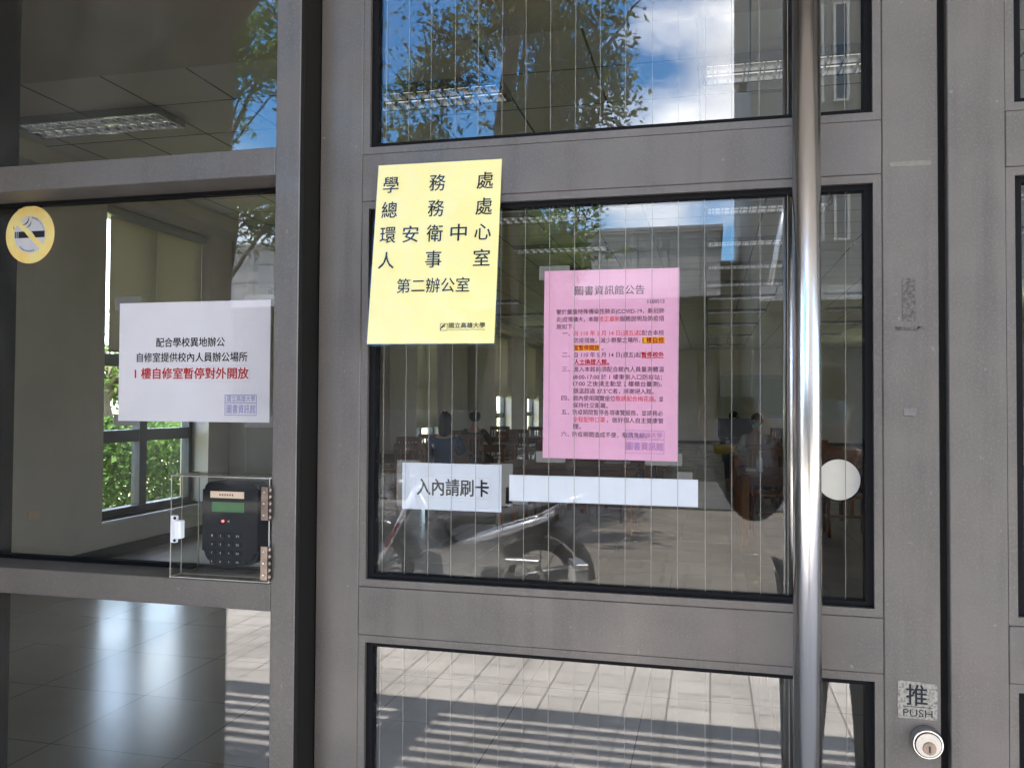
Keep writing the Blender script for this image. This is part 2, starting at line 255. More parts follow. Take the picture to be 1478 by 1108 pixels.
class MB:
    def __init__(s): s.bm = bmesh.new()
    def face(s, pts, mi=0):
        f = s.bm.faces.new([s.bm.verts.new(p) for p in pts]); f.material_index = mi; return f
    def box(s, x0, x1, y0, y1, z0, z1, bev=0.0, mi=0, seg=1):
        v = [s.bm.verts.new((x, y, z)) for x in (x0, x1) for y in (y0, y1) for z in (z0, z1)]
        fs = [s.bm.faces.new([v[i] for i in q]) for q in ((0, 1, 3, 2), (4, 6, 7, 5), (0, 4, 5, 1), (2, 3, 7, 6), (0, 2, 6, 4), (1, 5, 7, 3))]
        for f in fs: f.material_index = mi
        if bev:
            es = list({e for f in fs for e in f.edges})
            bmesh.ops.bevel(s.bm, geom=es, offset=bev, segments=seg, affect='EDGES', profile=0.5)
        return s
    def obox(s, c, ax, ay, az, h):      # oriented box, half sizes h along unit axes
        c = Vector(c); ax, ay, az = Vector(ax)*h[0], Vector(ay)*h[1], Vector(az)*h[2]
        v = [s.bm.verts.new(c+i*ax+j*ay+k*az) for i in (-1, 1) for j in (-1, 1) for k in (-1, 1)]
        for q in ((0, 1, 3, 2), (4, 6, 7, 5), (0, 4, 5, 1), (2, 3, 7, 6), (0, 2, 6, 4), (1, 5, 7, 3)): s.bm.faces.new([v[i] for i in q])
        return s
    def ring(s, o, i, y0, y1, mi=0):    # rectangular frame; o, i = (x0, x1, z0, z1)
        def rect(r, y): return [s.bm.verts.new(p) for p in ((r[0], y, r[2]), (r[1], y, r[2]), (r[1], y, r[3]), (r[0], y, r[3]))]
        of, inf, ob, ib = rect(o, y0), rect(i, y0), rect(o, y1), rect(i, y1)
        for k in range(4):
            n = (k+1) % 4
            for q in ((of[k], of[n], inf[n], inf[k]), (ob[n], ob[k], ib[k], ib[n]), (of[n], of[k], ob[k], ob[n]), (inf[k], inf[n], ib[n], ib[k])):
                s.bm.faces.new(q).material_index = mi
        return s
    def tube(s, pts, r, seg=12, caps=True, closed=False):
        pts = [Vector(p) for p in pts]; n = len(pts); rs = r if isinstance(r, (list, tuple)) else [r]*n
        rings = []; ref = None
        for k in range(n):
            if closed: t = (pts[(k+1) % n]-pts[k-1]).normalized()
            else: t = (pts[min(k+1, n-1)]-pts[max(k-1, 0)]).normalized()
            if ref is None: ref = t.orthogonal().normalized()
            ref = (ref - t*ref.dot(t)).normalized(); b = t.cross(ref)
            rings.append([s.bm.verts.new(pts[k] + (ref*math.cos(a)+b*math.sin(a))*rs[k]) for a in (2*math.pi*j/seg for j in range(seg))])
        for k in range(n if closed else n-1):
            A, B = rings[k], rings[(k+1) % n]
            for j in range(seg): s.bm.faces.new((A[j], A[(j+1) % seg], B[(j+1) % seg], B[j])).smooth = True
        if caps and not closed: s.bm.faces.new(rings[0][::-1]); s.bm.faces.new(rings[-1])
        return s
    def lathe(s, prof, c, axis='z', seg=24):   # prof = [(radius, offset along axis)]
        c = Vector(c); rings = []
        for r, h in prof:
            ring = []
            for j in range(seg):
                a = 2*math.pi*j/seg; u, w = max(r, 1e-5)*math.cos(a), max(r, 1e-5)*math.sin(a)
                p = {'z': (u, w, h), 'y': (u, h, w), 'x': (h, u, w)}[axis]; ring.append(s.bm.verts.new(c+Vector(p)))
            rings.append(ring)
        for A, B in zip(rings, rings[1:]):
            for j in range(seg): s.bm.faces.new((A[j], A[(j+1) % seg], B[(j+1) % seg], B[j])).smooth = True
        s.bm.faces.new(rings[0][::-1]); s.bm.faces.new(rings[-1]); return s
    def ball(s, c, r, u=16, v=10):
        r = r if isinstance(r, (tuple, list)) else (r, r, r); c = Vector(c); g = bmesh.ops.create_uvsphere(s.bm, u_segments=u, v_segments=v, radius=1)
        for w in g['verts']: w.co = Vector((w.co.x*r[0], w.co.y*r[1], w.co.z*r[2]))+c
        for w in g['verts']:
            for f in w.link_faces: f.smooth = True
        return s
    def prism(s, poly, y0, y1, mi=0):    # outline in x,z extruded along y
        A = [s.bm.verts.new((x, y0, z)) for x, z in poly]; B = [s.bm.verts.new((x, y1, z)) for x, z in poly]; n = len(poly)
        s.bm.faces.new(A).material_index = mi; s.bm.faces.new(B[::-1]).material_index = mi
        for k in range(n): s.bm.faces.new((A[(k+1) % n], A[k], B[k], B[(k+1) % n])).material_index = mi
        return s
    def build(s, name, m, parent=None, local=False, bevel=0):
        bmesh.ops.recalc_face_normals(s.bm, faces=s.bm.faces[:])
        me = bpy.data.meshes.new(name)
        if parent and not local: bmesh.ops.translate(s.bm, verts=s.bm.verts[:], vec=-worigin(parent))
        s.bm.to_mesh(me); s.bm.free()
        for k in (m if isinstance(m, (list, tuple)) else [m]): me.materials.append(M[k])
        o = bpy.data.objects.new(name, me); col.objects.link(o)
        if parent: o.parent = parent
        return o

def tag(o, label=None, cat=None, group=None, kind=None):
    if label: o['label'] = label
    if cat: o['category'] = cat
    if group: o['group'] = group
    if kind: o['kind'] = kind
    return o
def thing(name, loc, label, cat, group=None):
    o = bpy.data.objects.new(name, None); o.empty_display_size = 0.05; col.objects.link(o); o.location = loc
    return tag(o, label, cat, group)
def copy_tree(o, parent=None):
    c = o.copy(); col.objects.link(c)
    if parent: c.parent = parent
    for ch in list(o.children): copy_tree(ch, c)
    return c
def raw_mesh(name, V, F, m, parent=None):
    me = bpy.data.meshes.new(name); me.from_pydata(V, [], F); me.materials.append(M[m]); me.update()
    o = bpy.data.objects.new(name, me); col.objects.link(o)
    if parent: o.parent = parent
    return o

# lettering: every line of text becomes mesh faces in the plane y = const of the sheet's local space (x right, z up)
def text_faces(mb, body, x0, x1, zc, h, y, bold=0.0, mi=0, center=False, natural=False):
    cu = bpy.data.curves.new('t', 'FONT'); cu.body = body; cu.size = 1; cu.resolution_u = 3
    ob = bpy.data.objects.new('t', cu); col.objects.link(ob); bpy.context.view_layer.update()
    me = ob.evaluated_get(bpy.context.evaluated_depsgraph_get()).to_mesh()
    co = np.array([v.co[:] for v in me.vertices]); polys = [tuple(p.vertices) for p in me.polygons]
    ob.evaluated_get(bpy.context.evaluated_depsgraph_get()).to_mesh_clear(); bpy.data.objects.remove(ob); bpy.data.curves.remove(cu)
    if not len(co): return
    mn, mxx = co.min(0), co.max(0)
    sz = h/0.92; zm = 0.36 if any(ord(ch) > 0x2e80 for ch in body) else (mn[1]+mxx[1])/2
    if not any(ord(ch) > 0x2e80 for ch in body): sz = h/max(0.05, (mxx[1]-mn[1]))
    sx = sz if natural else (x1-x0)/(mxx[0]-mn[0])
    sh = [(0, 0)] if not bold else [(-bold, 0), (bold, 0), (0, bold*.6), (0, -bold*.6)]      # heavier strokes: the same glyphs struck over with a small shift
    for k, (dx, dz) in enumerate(sh):
        vs = [mb.bm.verts.new((x0+(c[0]-mn[0]+dx)*sx, y-k*.00004, zc+(c[1]-zm+dz)*sz)) for c in co]
        for p in polys:
            try: mb.bm.faces.new([vs[i] for i in p]).material_index = mi
            except ValueError: pass
def strip(mb, x0, x1, z0, z1, y, mi=0):
    mb.face([(x0, y, z0), (x1, y, z0), (x1, y, z1), (x0, y, z1)], mi)
def outline(mb, x0, x1, z0, z1, y, w, mi=0):
    for a in ((x0, x1, z0, z0+w), (x0, x1, z1-w, z1), (x0, x0+w, z0+w, z1-w), (x1-w, x1, z0+w, z1-w)): strip(mb, *a, y, mi)

# ------------------------------------------------------------------ setting: ground, paving, floor, ceiling
def sheet(name, x0, x1, y0, y1, z0, z1, m, **k): return tag(MB().box(x0, x1, y0, y1, z0, z1).build(name, m), kind='structure', **k)
sheet('lawn', -150, 150, -150, 150, -0.3, -0.04, 'grass')
sheet('paving', -40, 40, -4.5, -0.06, -0.2, 0.0, 'paving')
sheet('court', -40, 40, -10.4, -4.5, -0.2, -0.002, 'court')
sheet('shaded_far_ground', -40, 40, -60, -10.4, -0.2, -0.03, 'shade_dark_ground')  # ground beyond the court, its shade put into the dark colour
sheet('kerb', -40, 40, -10.52, -10.401, -0.2, 0.02, 'stone')
sheet('floor', -5.75, 7.3, 0.06, 30.4, -0.2, 0.0, 'floor')
CZ = 3.45
sheet('ceiling', -5.75, 7.3, 0.2, 30.4, CZ, CZ+0.12, 'ceil')

# ------------------------------------------------------------------ reading room walls
WX = -5.4
WINS = [(5.26, 6.9), (9.4, 11.05), (13.6, 15.2), (19.5, 21.3), (23.4, 25.1)]
def side_wall(x, sgn, label, wins, z0=0.34, z1=3.27, skirt=True):
    # wall from x outwards (sgn) 0.35 thick, window openings, pilasters standing proud into the room
    root = thing('side_wall', (x, 0.1, 0), label, 'wall'); xa, xb = sorted((x, x+sgn*0.35)); mb = MB()
    e = [0.2]+[v for w in wins for v in w]+[30.4]
    for k in range(0, len(e), 2): mb.box(xa, xb, e[k], e[k+1], 0.0, CZ+0.1)
    for a, b in wins: mb.box(xa, xb, a, b, 0.0, z0); mb.box(xa, xb, a, b, z1, CZ+0.1)
    mb.build('wall_face', 'plaster', root)
    s = MB()
    for k in range(0, len(e), 2): s.box(*sorted((x-sgn*0.002, x-sgn*0.016)), e[k]+.004, e[k+1]-.004, 0.0, 0.10)
    for a, b in wins: s.box(*sorted((x-sgn*0.002, x-sgn*0.016)), a-.004, b+.004, 0.0, 0.10)
    s.build('skirting', 'skirt', root)
    for a, b in wins:
        fr = MB(); ym = (a+b)/2; xf0, xf1 = sorted((x+sgn*0.20, x+sgn*0.30))
        for y0, y1, q0, q1 in ((a, a+.06, z0, z1), (b-.06, b, z0, z1), (a+.06, b-.06, z0, z0+.06), (a+.06, b-.06, z1-.06, z1), (ym-.055, ym+.055, z0+.06, z1-.06)):
            fr.box(xf0, xf1, y0, y1, q0, q1, 0.004)
        for q0, q1 in ((1.04, 1.16), (1.78, 1.90)):
            fr.box(xf0+.01, xf1-.01, a+.06, ym-.055, q0, q1); fr.box(xf0+.01, xf1-.01, ym+.055, b-.06, q0, q1)
        f = fr.build('window_frame', 'alu', root)
        MB().box(x+sgn*.245, x+sgn*.251, a+.06, b-.06, z0+.06, z1-.06).build('window_pane', 'clearglass', f)
        if sgn < 0: MB().box(*sorted((x+sgn*.19, x-sgn*.02)), a-.03, b+.03, z0-.025, z0, .004).build('sill', 'white_plastic', f)
    return root
lw = side_wall(WX, -1, 'beige side wall with tall grey-framed windows on the left of the room', WINS)
rw = side_wall(6.9, 1, 'beige right-hand side wall of the reading room with added unseen windows', [(4.4, 5.9), (14.5, 16.2), (24, 25.7)])  # windows on this unseen side are added, sized for the light they admit
for a, b, zz in ((7.3, 7.9, 0), (17.0, 17.9, 0), (11.7, 12.3, 0)):
    MB().box(WX, WX+0.22, a, b, 0.0, CZ-.004, 0.006).build('pilaster', 'plaster', lw)
MB().box(WX, WX+0.3, 0.2, 30.0, 3.30, CZ-.003).build('ceiling_beam', 'plaster', lw)
mb = MB().box(WX-.35, 7.3, 30.0, 30.4, 0, CZ+.1); fw = thing('end_wall', (0, 30, 0), 'plain beige end wall far across the reading room', 'wall'); mb.build('wall_face', 'plaster', fw)
MB().box(WX+.02, 6.88, 29.984, 29.998, 0, .1).build('skirting', 'skirt', fw)
MB().box(-4.9, 6.9, 0.19, 2.92, CZ-.075, CZ-.004).build('entrance_soffit', 'gypsum', fw).parent = None
sof = bpy.data.objects['entrance_soffit']; sof.location = (0, 30, 0); tag(sof, 'flat plain ceiling soffit just inside the entrance', 'soffit')
scn = thing('projection_screen', (1.2, 29.95, 1.0), 'pale framed projection screen hanging on the end wall', 'screen')
MB().box(.5, 2.6, 29.93, 29.96, 1.05, 2.35).build('screen_sheet', 'screen', scn); MB().ring((.35, 2.75, .95, 2.5), (.5, 2.6, 1.05, 2.35), 29.91, 29.97).build('screen_border', 'plasticgrey', scn)

# entrance wall round the glazed opening, pier, canopy
ew = thing('entrance_wall', (0, 0.1, 0), 'grey entrance wall over and beside the glass doors', 'wall')
mb = MB(); mb.box(-7, -1.95, 0.0, 0.19, 0, 6.0); mb.box(1.36, 8, 0.0, 0.19, 0, 6.0); mb.box(-1.95, 1.36, 0.0, 0.19, 2.62, 6.0); mb.build('wall_face', 'canopy', ew)
pr = MB().box(-2.25, -1.745, -1.5, -0.005, 0, 3.44, 0.01).build('porch_pier', 'stone'); tag(pr, 'dark stone pier beside the entrance porch', 'pier')
cn = thing('slatted_canopy', (0, -1, 3.45), 'grey porch canopy with a slatted outer edge', 'canopy')
mb = MB(); mb.box(-6, 7, -1.46, -0.01, 3.45, 3.60); mb.build('roof_slab', 'canopy', cn)
for k in range(6):
    y = -1.53-k*0.098; MB().box(-6, 7, y-0.031, y+0.031, 3.47, 3.53).build('slat', 'canopy', cn)
mb = MB(); mb.box(-6, 7, -2.24, -2.09, 3.44, 3.62); mb.build('fascia_beam', 'canopy', cn)
for x in (-4.0, -1.42, 1.2, 3.8): MB().box(x, x+0.22, -2.09, -1.46, 3.54, 3.62).build('rafter', 'canopy', cn)

# ------------------------------------------------------------------ the glazed doors
def ring_parts(root, o, gy=0.0, dark='rubber', pane_x=None, wires=True, bead=0.012, gask=0.0105):
    # o = outer bead rectangle (x0, x1, z0, z1); bead, gasket and pane for one light of the door
    g = 0.0007; ob = (o[0]+g, o[1]-g, o[2]+g, o[3]-g); ib = (o[0]+bead, o[1]-bead, o[2]+bead, o[3]-bead)
    MB().ring(ob, ib, -0.0165, -0.009).build('glazing_bead', 'paint', root)
    ig = (ib[0]+gask, ib[1]-gask, ib[2]+gask*.75, ib[3]-gask*.75)
    MB().ring((o[0]-.003, o[1]+.003, o[2]-.003, o[3]+.003), ig, -0.0085, 0.013).build('gasket', dark, root)
    p = MB().box(ig[0]-.004, ig[1]+.004, 0.0, 0.006, ig[2]-.004, ig[3]+.004).build('glass_pane', 'glass', root)
    if wires:
        w = MB(); x = -0.524
        while x < ig[1]-.004:
            if x > ig[0]+.004: w.tube([(x+random.uniform(-.001, .001), .003, ig[2]), (x+random.uniform(-.001, .001), .003, ig[3])], 0.00045, 6, caps=False)
            x += 0.0397
        w.build('wires', 'wire', p)
    return p
random.seed(4)
def make_door(x0, x1, s0, s1, name, label):
    # x0..x1 leaf edges; s0, s1 inner edges of its stiles
    d = thing(name, ((x0+x1)/2, 0, 0), label, 'door')
    for a, b in ((x0, s0), (s1, x1)): MB().box(a, b, -0.018, 0.024, 0.012, 2.40, 0.0012).build('stile', 'paint', d)
    lights = [(0.215, 1.0735), (1.151, 1.778), (1.855, 2.30)]
    for a, b in ((0.012, .215), (1.0735, 1.151), (1.778, 1.855), (2.30, 2.40)):
        MB().box(s0+.0006, s1-.0006, -0.018, 0.024, a, b, 0.0010).build('rail', 'paint', d)
    for k, (a, b) in enumerate(lights): ring_parts(d, (s0, s1, a, b))
    return d
door = make_door(-0.631, 0.3095, -0.556, 0.237, 'glass_door', 'grey framed glass door with wired panes, notices and a long steel pull bar')
door2 = make_door(0.322, 1.26, 0.3945, 1.1855, 'glass_door', 'grey framed glass door leaf at the right edge, to the right of the push sticker')
MB().box(0.3098, 0.3217, -0.002, 0.024, 0.012, 2.40).build('door_gap_dark', 'dark', door)  # near-black strip paints the dark depth of the gap between the leaves
# pull bar on two stand-offs
h = MB().tube([(0.1295, -0.072, 0.55), (0.1295, -0.072, 2.28)], 0.0187, 40).build('pull_bar', 'steel', door)
for z in (0.72, 2.16): MB().tube([(0.1295, -0.072, z), (0.1295, -0.006, z)], 0.009, 16).build('stand_off', 'steel', h)
hb2 = MB().tube([(0.1295, 0.085, 0.55), (0.1295, 0.085, 2.28)], 0.0192, 32).build('inner_pull_bar', 'steel', door)
# lock cylinder
lk = MB(); LX, LZ = 0.2895, 0.987
lk.lathe([(0.0212, -0.017), (0.0212, -0.022), (0.0202, -0.031), (0.0190, -0.034)], (LX, 0, LZ), 'y', 40)
lkr = lk.build('lock_collar', 'chrome', door)
MB().lathe([(0.0163, -0.0345), (0.0160, -0.0362)], (LX, 0, LZ), 'y', 40).build('lock_face', 'lockface', lkr)
MB().lathe([(0.0176, -0.0341), (0.0174, -0.0346)], (LX, 0, LZ), 'y', 40).build('lock_groove', 'black', lkr)
pl = MB().lathe([(0.0088, -0.0366), (0.0084, -0.0378)], (LX+.001, 0, LZ-.004), 'y', 28).build('lock_plug', 'brass', lkr)
MB().box(LX-.0003, LX+.0022, -.0384, -.0376, LZ-.009, LZ-.0005).build('keyhole', 'black', lkr)

# fixed frame and side window
fr = thing('side_window', (-1.2, -0.04, 0), 'fixed grey side window left of the door, with two cross rails', 'window')
MB().box(-0.681, -0.6385, -0.075, 0.03, 0.0, 2.5, 0.0012).build('post', 'paint2', fr)
MB().box(-0.6383, -0.6325, -0.0735, 0.03, 0.0, 2.5).build('dark_post_side', 'dark', fr)  # near-black strip along the right-hand side face of the post
for a, b in ((1.116, 1.160), (1.814, 1.859), (0.0, 0.12), (2.44, 2.50)):
    MB().box(-1.94, -0.6815, -0.075, 0.03, a, b, 0.0012).build('rail', 'paint2', fr)
for a, b, t in ((0.12, 1.116, 0), (1.160, 1.814, 1), (1.859, 2.44, 0)):
    g = MB(); g.box(-1.3, -0.6815, -.004, .012, b-.007, b-.0002); g.box(-1.3, -0.6815, -.004, .012, a+.0002, a+.007); g.box(-0.690, -0.6815, -.004, .012, a+.007, b-.007)
    g.build('gasket', 'rubber', fr)
    MB().box(-1.93, -0.689, 0.0, 0.006, a+.004, b-.004).build('glass_pane', 'glass', fr)
MB().box(-1.40, -1.318, 0.012, 0.07, 0.0, 2.5).build('mullion', 'dark', fr)
hd = thing('door_head', (0.3, 0, 2.45), 'grey steel frame head over the glass doors', 'door frame')
MB().box(-0.638, 1.36, -0.075, 0.03, 2.41, 2.62, .001).build('head_bar', 'paint2', hd); MB().box(-1.95, -.639, -.07, .03, 2.502, 2.62).build('side_head_bar', 'paint2', hd)
MB().box(1.262, 1.36, -0.075, 0.03, 0, 2.409, .001).build('jamb', 'paint2', hd)
tag(MB().box(-0.631, 1.36, -0.06, 0.06, 0.0, 0.011).build('threshold', 'steel'), 'low metal threshold under the glass doors', 'threshold')

# ------------------------------------------------------------------ notices
def sheet_mesh(w, h, nx=8, nz=10, curl=0.0):
    mb = MB(); V = [[mb.bm.verts.new((w*i/nx, -curl*math.sin(math.pi*i/nx)*(j/nz), -h*j/nz)) for i in range(nx+1)] for j in range(nz+1)]
    for j in range(nz):
        for i in range(nx): mb.bm.faces.new((V[j][i], V[j+1][i], V[j+1][i+1], V[j][i+1])).smooth = True
    return mb
def notice(name, tl, w, h, m, label, roll=0.0, tilt=0.0, cat='notice'):
    o = thing(name, tl, label, cat); o.rotation_euler = (tilt, roll, 0)
    mb = MB().box(0, w, -0.0002, 0.0002, -h, 0)
    mb.build('sheet', m, o, local=True); return o
def tapes(o, spots, y):
    for x0, x1, z0, z1 in spots: MB().box(x0, x1, y, y+.0004, z0, z1).build('tape', 'tape', o, local=True)
F = -0.0009
# white notice on the side window
W, H = 0.300, 0.211
n1 = notice('notice', (-1.0345, 0.0095, 1.6245), W, H, 'white_paper', 'white landscape notice with black and red lettering on the side window', R(0.0))
fx = lambda f: f*W
t = MB(); text_faces(t, '配合學校異地辦公', fx(.255), fx(.71), -.34*H, .0165, F, .014); text_faces(t, '自修室提供校內人員辦公場所', fx(.125), fx(.857), -.465*H, .0165, F, .014); t.build('lettering', 'ink', n1, local=True)
t = MB(); text_faces(t, '1 樓自修室暫停對外開放', fx(.113), fx(.865), -.60*H, .0195, F, .022); t.build('red_lettering', 'ink_red', n1, local=True)
t = MB(); outline(t, fx(.437), fx(.872), -.668*H, -.535*H, F, .0003); t.build('text_box_line', 'thin_line', n1, local=True)
t = MB(); outline(t, fx(.715), fx(.92), -.945*H, -.775*H, F, .0012); strip(t, fx(.72), fx(.915), -.845*H, -.839*H, F)
text_faces(t, '國立高雄大學', fx(.73), fx(.91), -.808*H, .0105, F, .004); text_faces(t, '圖書資訊館', fx(.728), fx(.912), -.893*H, .0155, F, .012); t.build('stamp', 'stamp', n1, local=True)
tapes(n1, [(-.011, .044, -.012, .012), (.25, .306, -.01, .009), (-.01, .042, -H-.009, -H+.012), (.252, .311, -H-.008, -H+.01)], .0006)
# pink notice on the door, inside the glass
W2, H2 = 0.2095, 0.295
n2 = notice('notice', (-0.2555, 0.0095, 1.6585), W2, H2, 'pink_paper', 'pink library announcement sheet with numbered paragraphs inside the door glass', R(0.35))
def pz(y): return -(y-60)/1683*H2
def pxx(x, y): return (x-(155-25*(y-60)/1683))/1195*W2
kk, rr, rb, hl = MB(), MB(), MB(), MB()
def pl_(mb, s, x0, x1, y, h=47, b=0.0, yy=F): text_faces(mb, s, pxx(x0, y), pxx(x1, y), pz(y), h/1683*H2, yy, b)
pl_(kk, '圖書資訊館公告', 430, 1048, 245, 82, .004); pl_(kk, '1100513', 1075, 1220, 350, 34)
for s, x0, x1, y in (('鑒於嚴重特殊傳染性肺炎(COVID-19，新冠肺', 262, 1218, 432), ('炎)疫情擴大，本館', 262, 640, 500), ('服務說明及防疫措', 832, 1216, 500), ('施如下：', 262, 424, 565),
        ('一、', 315, 385, 625), ('配合本校', 1022, 1214, 625), ('防疫措施，減少群聚之場所，', 420, 1008, 689), ('二、', 312, 384, 817), ('自 110 年 5 月 14 日(週五)起', 420, 1014, 817),
        ('三、', 310, 383, 945), ('進入本館前須配合館內人員量測體溫', 415, 1212, 945), ('(8:00-17:00 於 1 樓東側入口防疫站；', 412, 1195, 1014), ('17:00 之後請主動至 2 樓櫃台量測)。', 412, 1195, 1074),
        ('額溫超過 37.5°C者，將謝絕入館。', 412, 1122, 1139), ('四、', 303, 376, 1204), ('館內使用閱覽座位', 410, 786, 1204), ('，並', 1128, 1205, 1204), ('保持社交距離。', 408, 720, 1267),
        ('五、', 302, 375, 1329), ('防疫期間暫停各項導覽服務，並請務必', 407, 1200, 1329), ('，做好個人自主健康管', 712, 1203, 1394), ('理。', 405, 480, 1456), ('六、', 299, 373, 1524), ('防疫期間造成不便，敬請見諒。', 402, 1060, 1526)):
    pl_(kk, s, x0, x1, y)
pl_(kk, '。', 668, 684, 755)
for s, x0, x1, y in (('修正最新', 642, 830, 500), ('自 110 年 5 月 14 日(週五)起', 420, 1018, 625), ('敬請配合梅花座', 788, 1126, 1204), ('全程配帶口罩', 406, 694, 1394)): pl_(rr, s, x0, x1, y)
for s, x0, x1, y in (('1 樓自修', 1030, 1214, 689), ('室暫停開放', 420, 646, 755), ('暫停校外', 1018, 1212, 817), ('人士換證入館。', 420, 732, 880)): pl_(rb, s, x0, x1, y, 47, .022)
for x0, x1, y in ((1026, 1218, 716), (1018, 1212, 845), (418, 740, 908)): strip(rb, pxx(x0, y), pxx(x1, y), pz(y+2), pz(y-2), F)
for x0, x1, y in ((1024, 1220, 689), (416, 652, 755)): strip(hl, pxx(x0, y), pxx(x1, y), pz(y+28), pz(y-28), F+.0004)
kk.build('lettering', 'ink_grey', n2, local=True); rr.build('red_lettering', 'ink_red2', n2, local=True); rb.build('bold_red_lettering', 'ink_red', n2, local=True); hl.build('highlighter_stripe', 'highlight', n2, local=True)
t = MB(); outline(t, pxx(872, 1580), pxx(1210, 1580), pz(1682), pz(1480), F-.0002, .0007); strip(t, pxx(872, 1580), pxx(1210, 1580), pz(1562), pz(1557), F-.0002)
text_faces(t, '國立高雄大學', pxx(890, 1520), pxx(1195, 1520), pz(1521), .0085, F-.0002, .004); text_faces(t, '圖書資訊館', pxx(880, 1620), pxx(1200, 1620), pz(1620), .0125, F-.0002, .010); t.build('stamp', 'stamp2', n2, local=True)
tapes(n2, [(-.009, .04, -.014, .008), (-.011, .036, -H2-.007, -H2+.01), (.16, .216, -H2-.007, -H2+.012)], .0006)
# "swipe card" slip and blank strip
n3 = notice('notice', (-0.492, 0.0095, 1.351), .168, .0755, 'cool_paper', 'small white slip with five large black characters at lower left of the door glass', R(0.0))
t = MB(); text_faces(t, '入內請刷卡', .026, .147, -.039, .027, F, .024); t.build('lettering', 'ink', n3, local=True)
t = MB(); outline(t, .0235, .150, -.0555, -.0215, F, .0003); t.build('text_box_line', 'thin_line', n3, local=True)
tapes(n3, [(-.01, .03, -.072, .004), (.15, .186, -.066, .002)], .0006)
n4 = notice('notice', (-0.311, 0.0095, 1.3355), .293, .0412, 'cool_paper', 'long blank white paper strip on the door glass under the pink sheet', R(0.0))
tapes(n4, [(-.006, .03, -.046, -.02), (.262, .285, -.004, .011)], .0006)
# yellow sign in its plastic sleeve, taped to the rail and hanging free
W5, H5 = 0.2062, 0.296
n5 = notice('office_sign', (-0.5256, -0.0215, 1.8345), W5, H5, 'yellow_paper', 'yellow sheet listing offices in black characters, taped to the upper door rail', 0.0, 0.0, 'notice')
n5.rotation_euler = (R(-7.6), R(0.25), R(1.0))
t = MB(); cz = lambda f: -f*H5
def put(ch, f, r, s=.0262): text_faces(t, ch, f*W5-s/2, f*W5+s/2, cz(r), s*1.05, F, .010)
for r, row in ((.118, '學務處'), (.262, '總務處'), (.545, '人事室')):
    for ch, f in zip(row, (.115, .495, .875)): put(ch, f, r)
for ch, f in zip('環安衛中心', (.115, .30, .495, .685, .875)): put(ch, f, .402)
text_faces(t, '第二辦公室', .215*W5, .79*W5, cz(.688), .0235, F, .008)
text_faces(t, '國立高雄大學', .645*W5, .925*W5, cz(.905), .0085, F, .014); text_faces(t, 'National University of Kaohsiung', .645*W5, .925*W5, cz(.928), .0026, F, .0)
t.build('lettering', 'ink', n5, local=True)
lg = MB(); outline(lg, .578*W5, .635*W5, cz(.932), cz(.893), F, .0007)
for k in range(5):
    a0 = .35*k; lg.tube([(.582*W5+.0095*(1-math.cos(a*.9))*.9, F, cz(.93)+.0105*math.sin(a)*(0.55+.09*k)) for a in (0.1, .5, .9, 1.3, 1.57)], .0003, 4, caps=False)
lg.build('emblem', 'ink', n5, local=True)
sl = sheet_mesh(W5+.0065, H5+.0052); bmesh.ops.translate(sl.bm, verts=sl.bm.verts[:], vec=(-.002, -.0016, .001)); sl.build('plastic_sleeve', 'sleeve', n5, local=True)

# round no-smoking sticker
ns = thing('no_smoking_sticker', (-1.2205, -0.001, 1.7545), 'round faded yellow no smoking sticker with a crossed-out cigarette on the side window', 'sticker')
mb = MB().lathe([(.0535, 0), (.0535, -.0006)], (0, 0, 0), 'y', 48); mb.build('ring', 'sticker_yellow', ns, local=True)
def halfdisc(mb, r, ang0, ang1, y, cut):
    pts = [(r*math.cos(a), r*math.sin(a)) for a in np.linspace(ang0, ang1, 28)]; mb.face([(x, y, z) for x, z in pts])
g = MB(); hb_ = .0052; rr_ = .0345; dth = math.asin(hb_/rr_); d0 = R(-42)
halfdisc(g, rr_, d0+dth, d0+math.pi-dth, -.0009, 0); halfdisc(g, rr_, d0+math.pi+dth, d0+2*math.pi-dth, -.0009, 0); g.build('pale_field', 'sticker_grey', ns, local=True)
g = MB(); y = -.0012
g.face([(-.033, y, -.006), (-.0305, y, -.006), (-.0305, y, .006), (-.033, y, .006)]); g.face([(-.0292, y, -.006), (-.0265, y, -.006), (-.0265, y, .006), (-.0292, y, .006)])
g.face([(-.0252, y, -.006), (-.0015, y, -.006), (-.0125, y, .006), (-.0252, y, .006)]); g.face([(.013, y, -.006), (.0325, y, -.006), (.0325, y, .006), (.0035, y, .006)])
def arc(cx, cz_, r, a0, a1, w):
    A = np.linspace(R(a0), R(a1), 12); n = len(A)
    for k in range(n-1):
        w0, w1 = w*math.sin(math.pi*k/(n-1)), w*math.sin(math.pi*(k+1)/(n-1))
        g.face([(cx+(r-w0)*math.cos(A[k]), y, cz_+(r-w0)*math.sin(A[k])), (cx+(r+w0+.0001)*math.cos(A[k]), y, cz_+(r+w0+.0001)*math.sin(A[k])), (cx+(r+w1+.0001)*math.cos(A[k+1]), y, cz_+(r+w1+.0001)*math.sin(A[k+1])), (cx+(r-w1)*math.cos(A[k+1]), y, cz_+(r-w1)*math.sin(A[k+1]))])
arc(-.016, .032, .0135, -95, 5, .0012); arc(-.012, .027, .0150, -75, -5, .0010); arc(-.028, .016, .008, 170, 230, .0007)
for k in range(15):
    a = R(80-k*5.4); c = (.0312*math.cos(a), .0312*math.sin(a)); s = .0011 if k < 5 else .0007
    g.obox((c[0], y, c[1]), (math.sin(a), 0, -math.cos(a)), (0, 1, 0), (math.cos(a), 0, math.sin(a)), (s*.8, .0001, s))
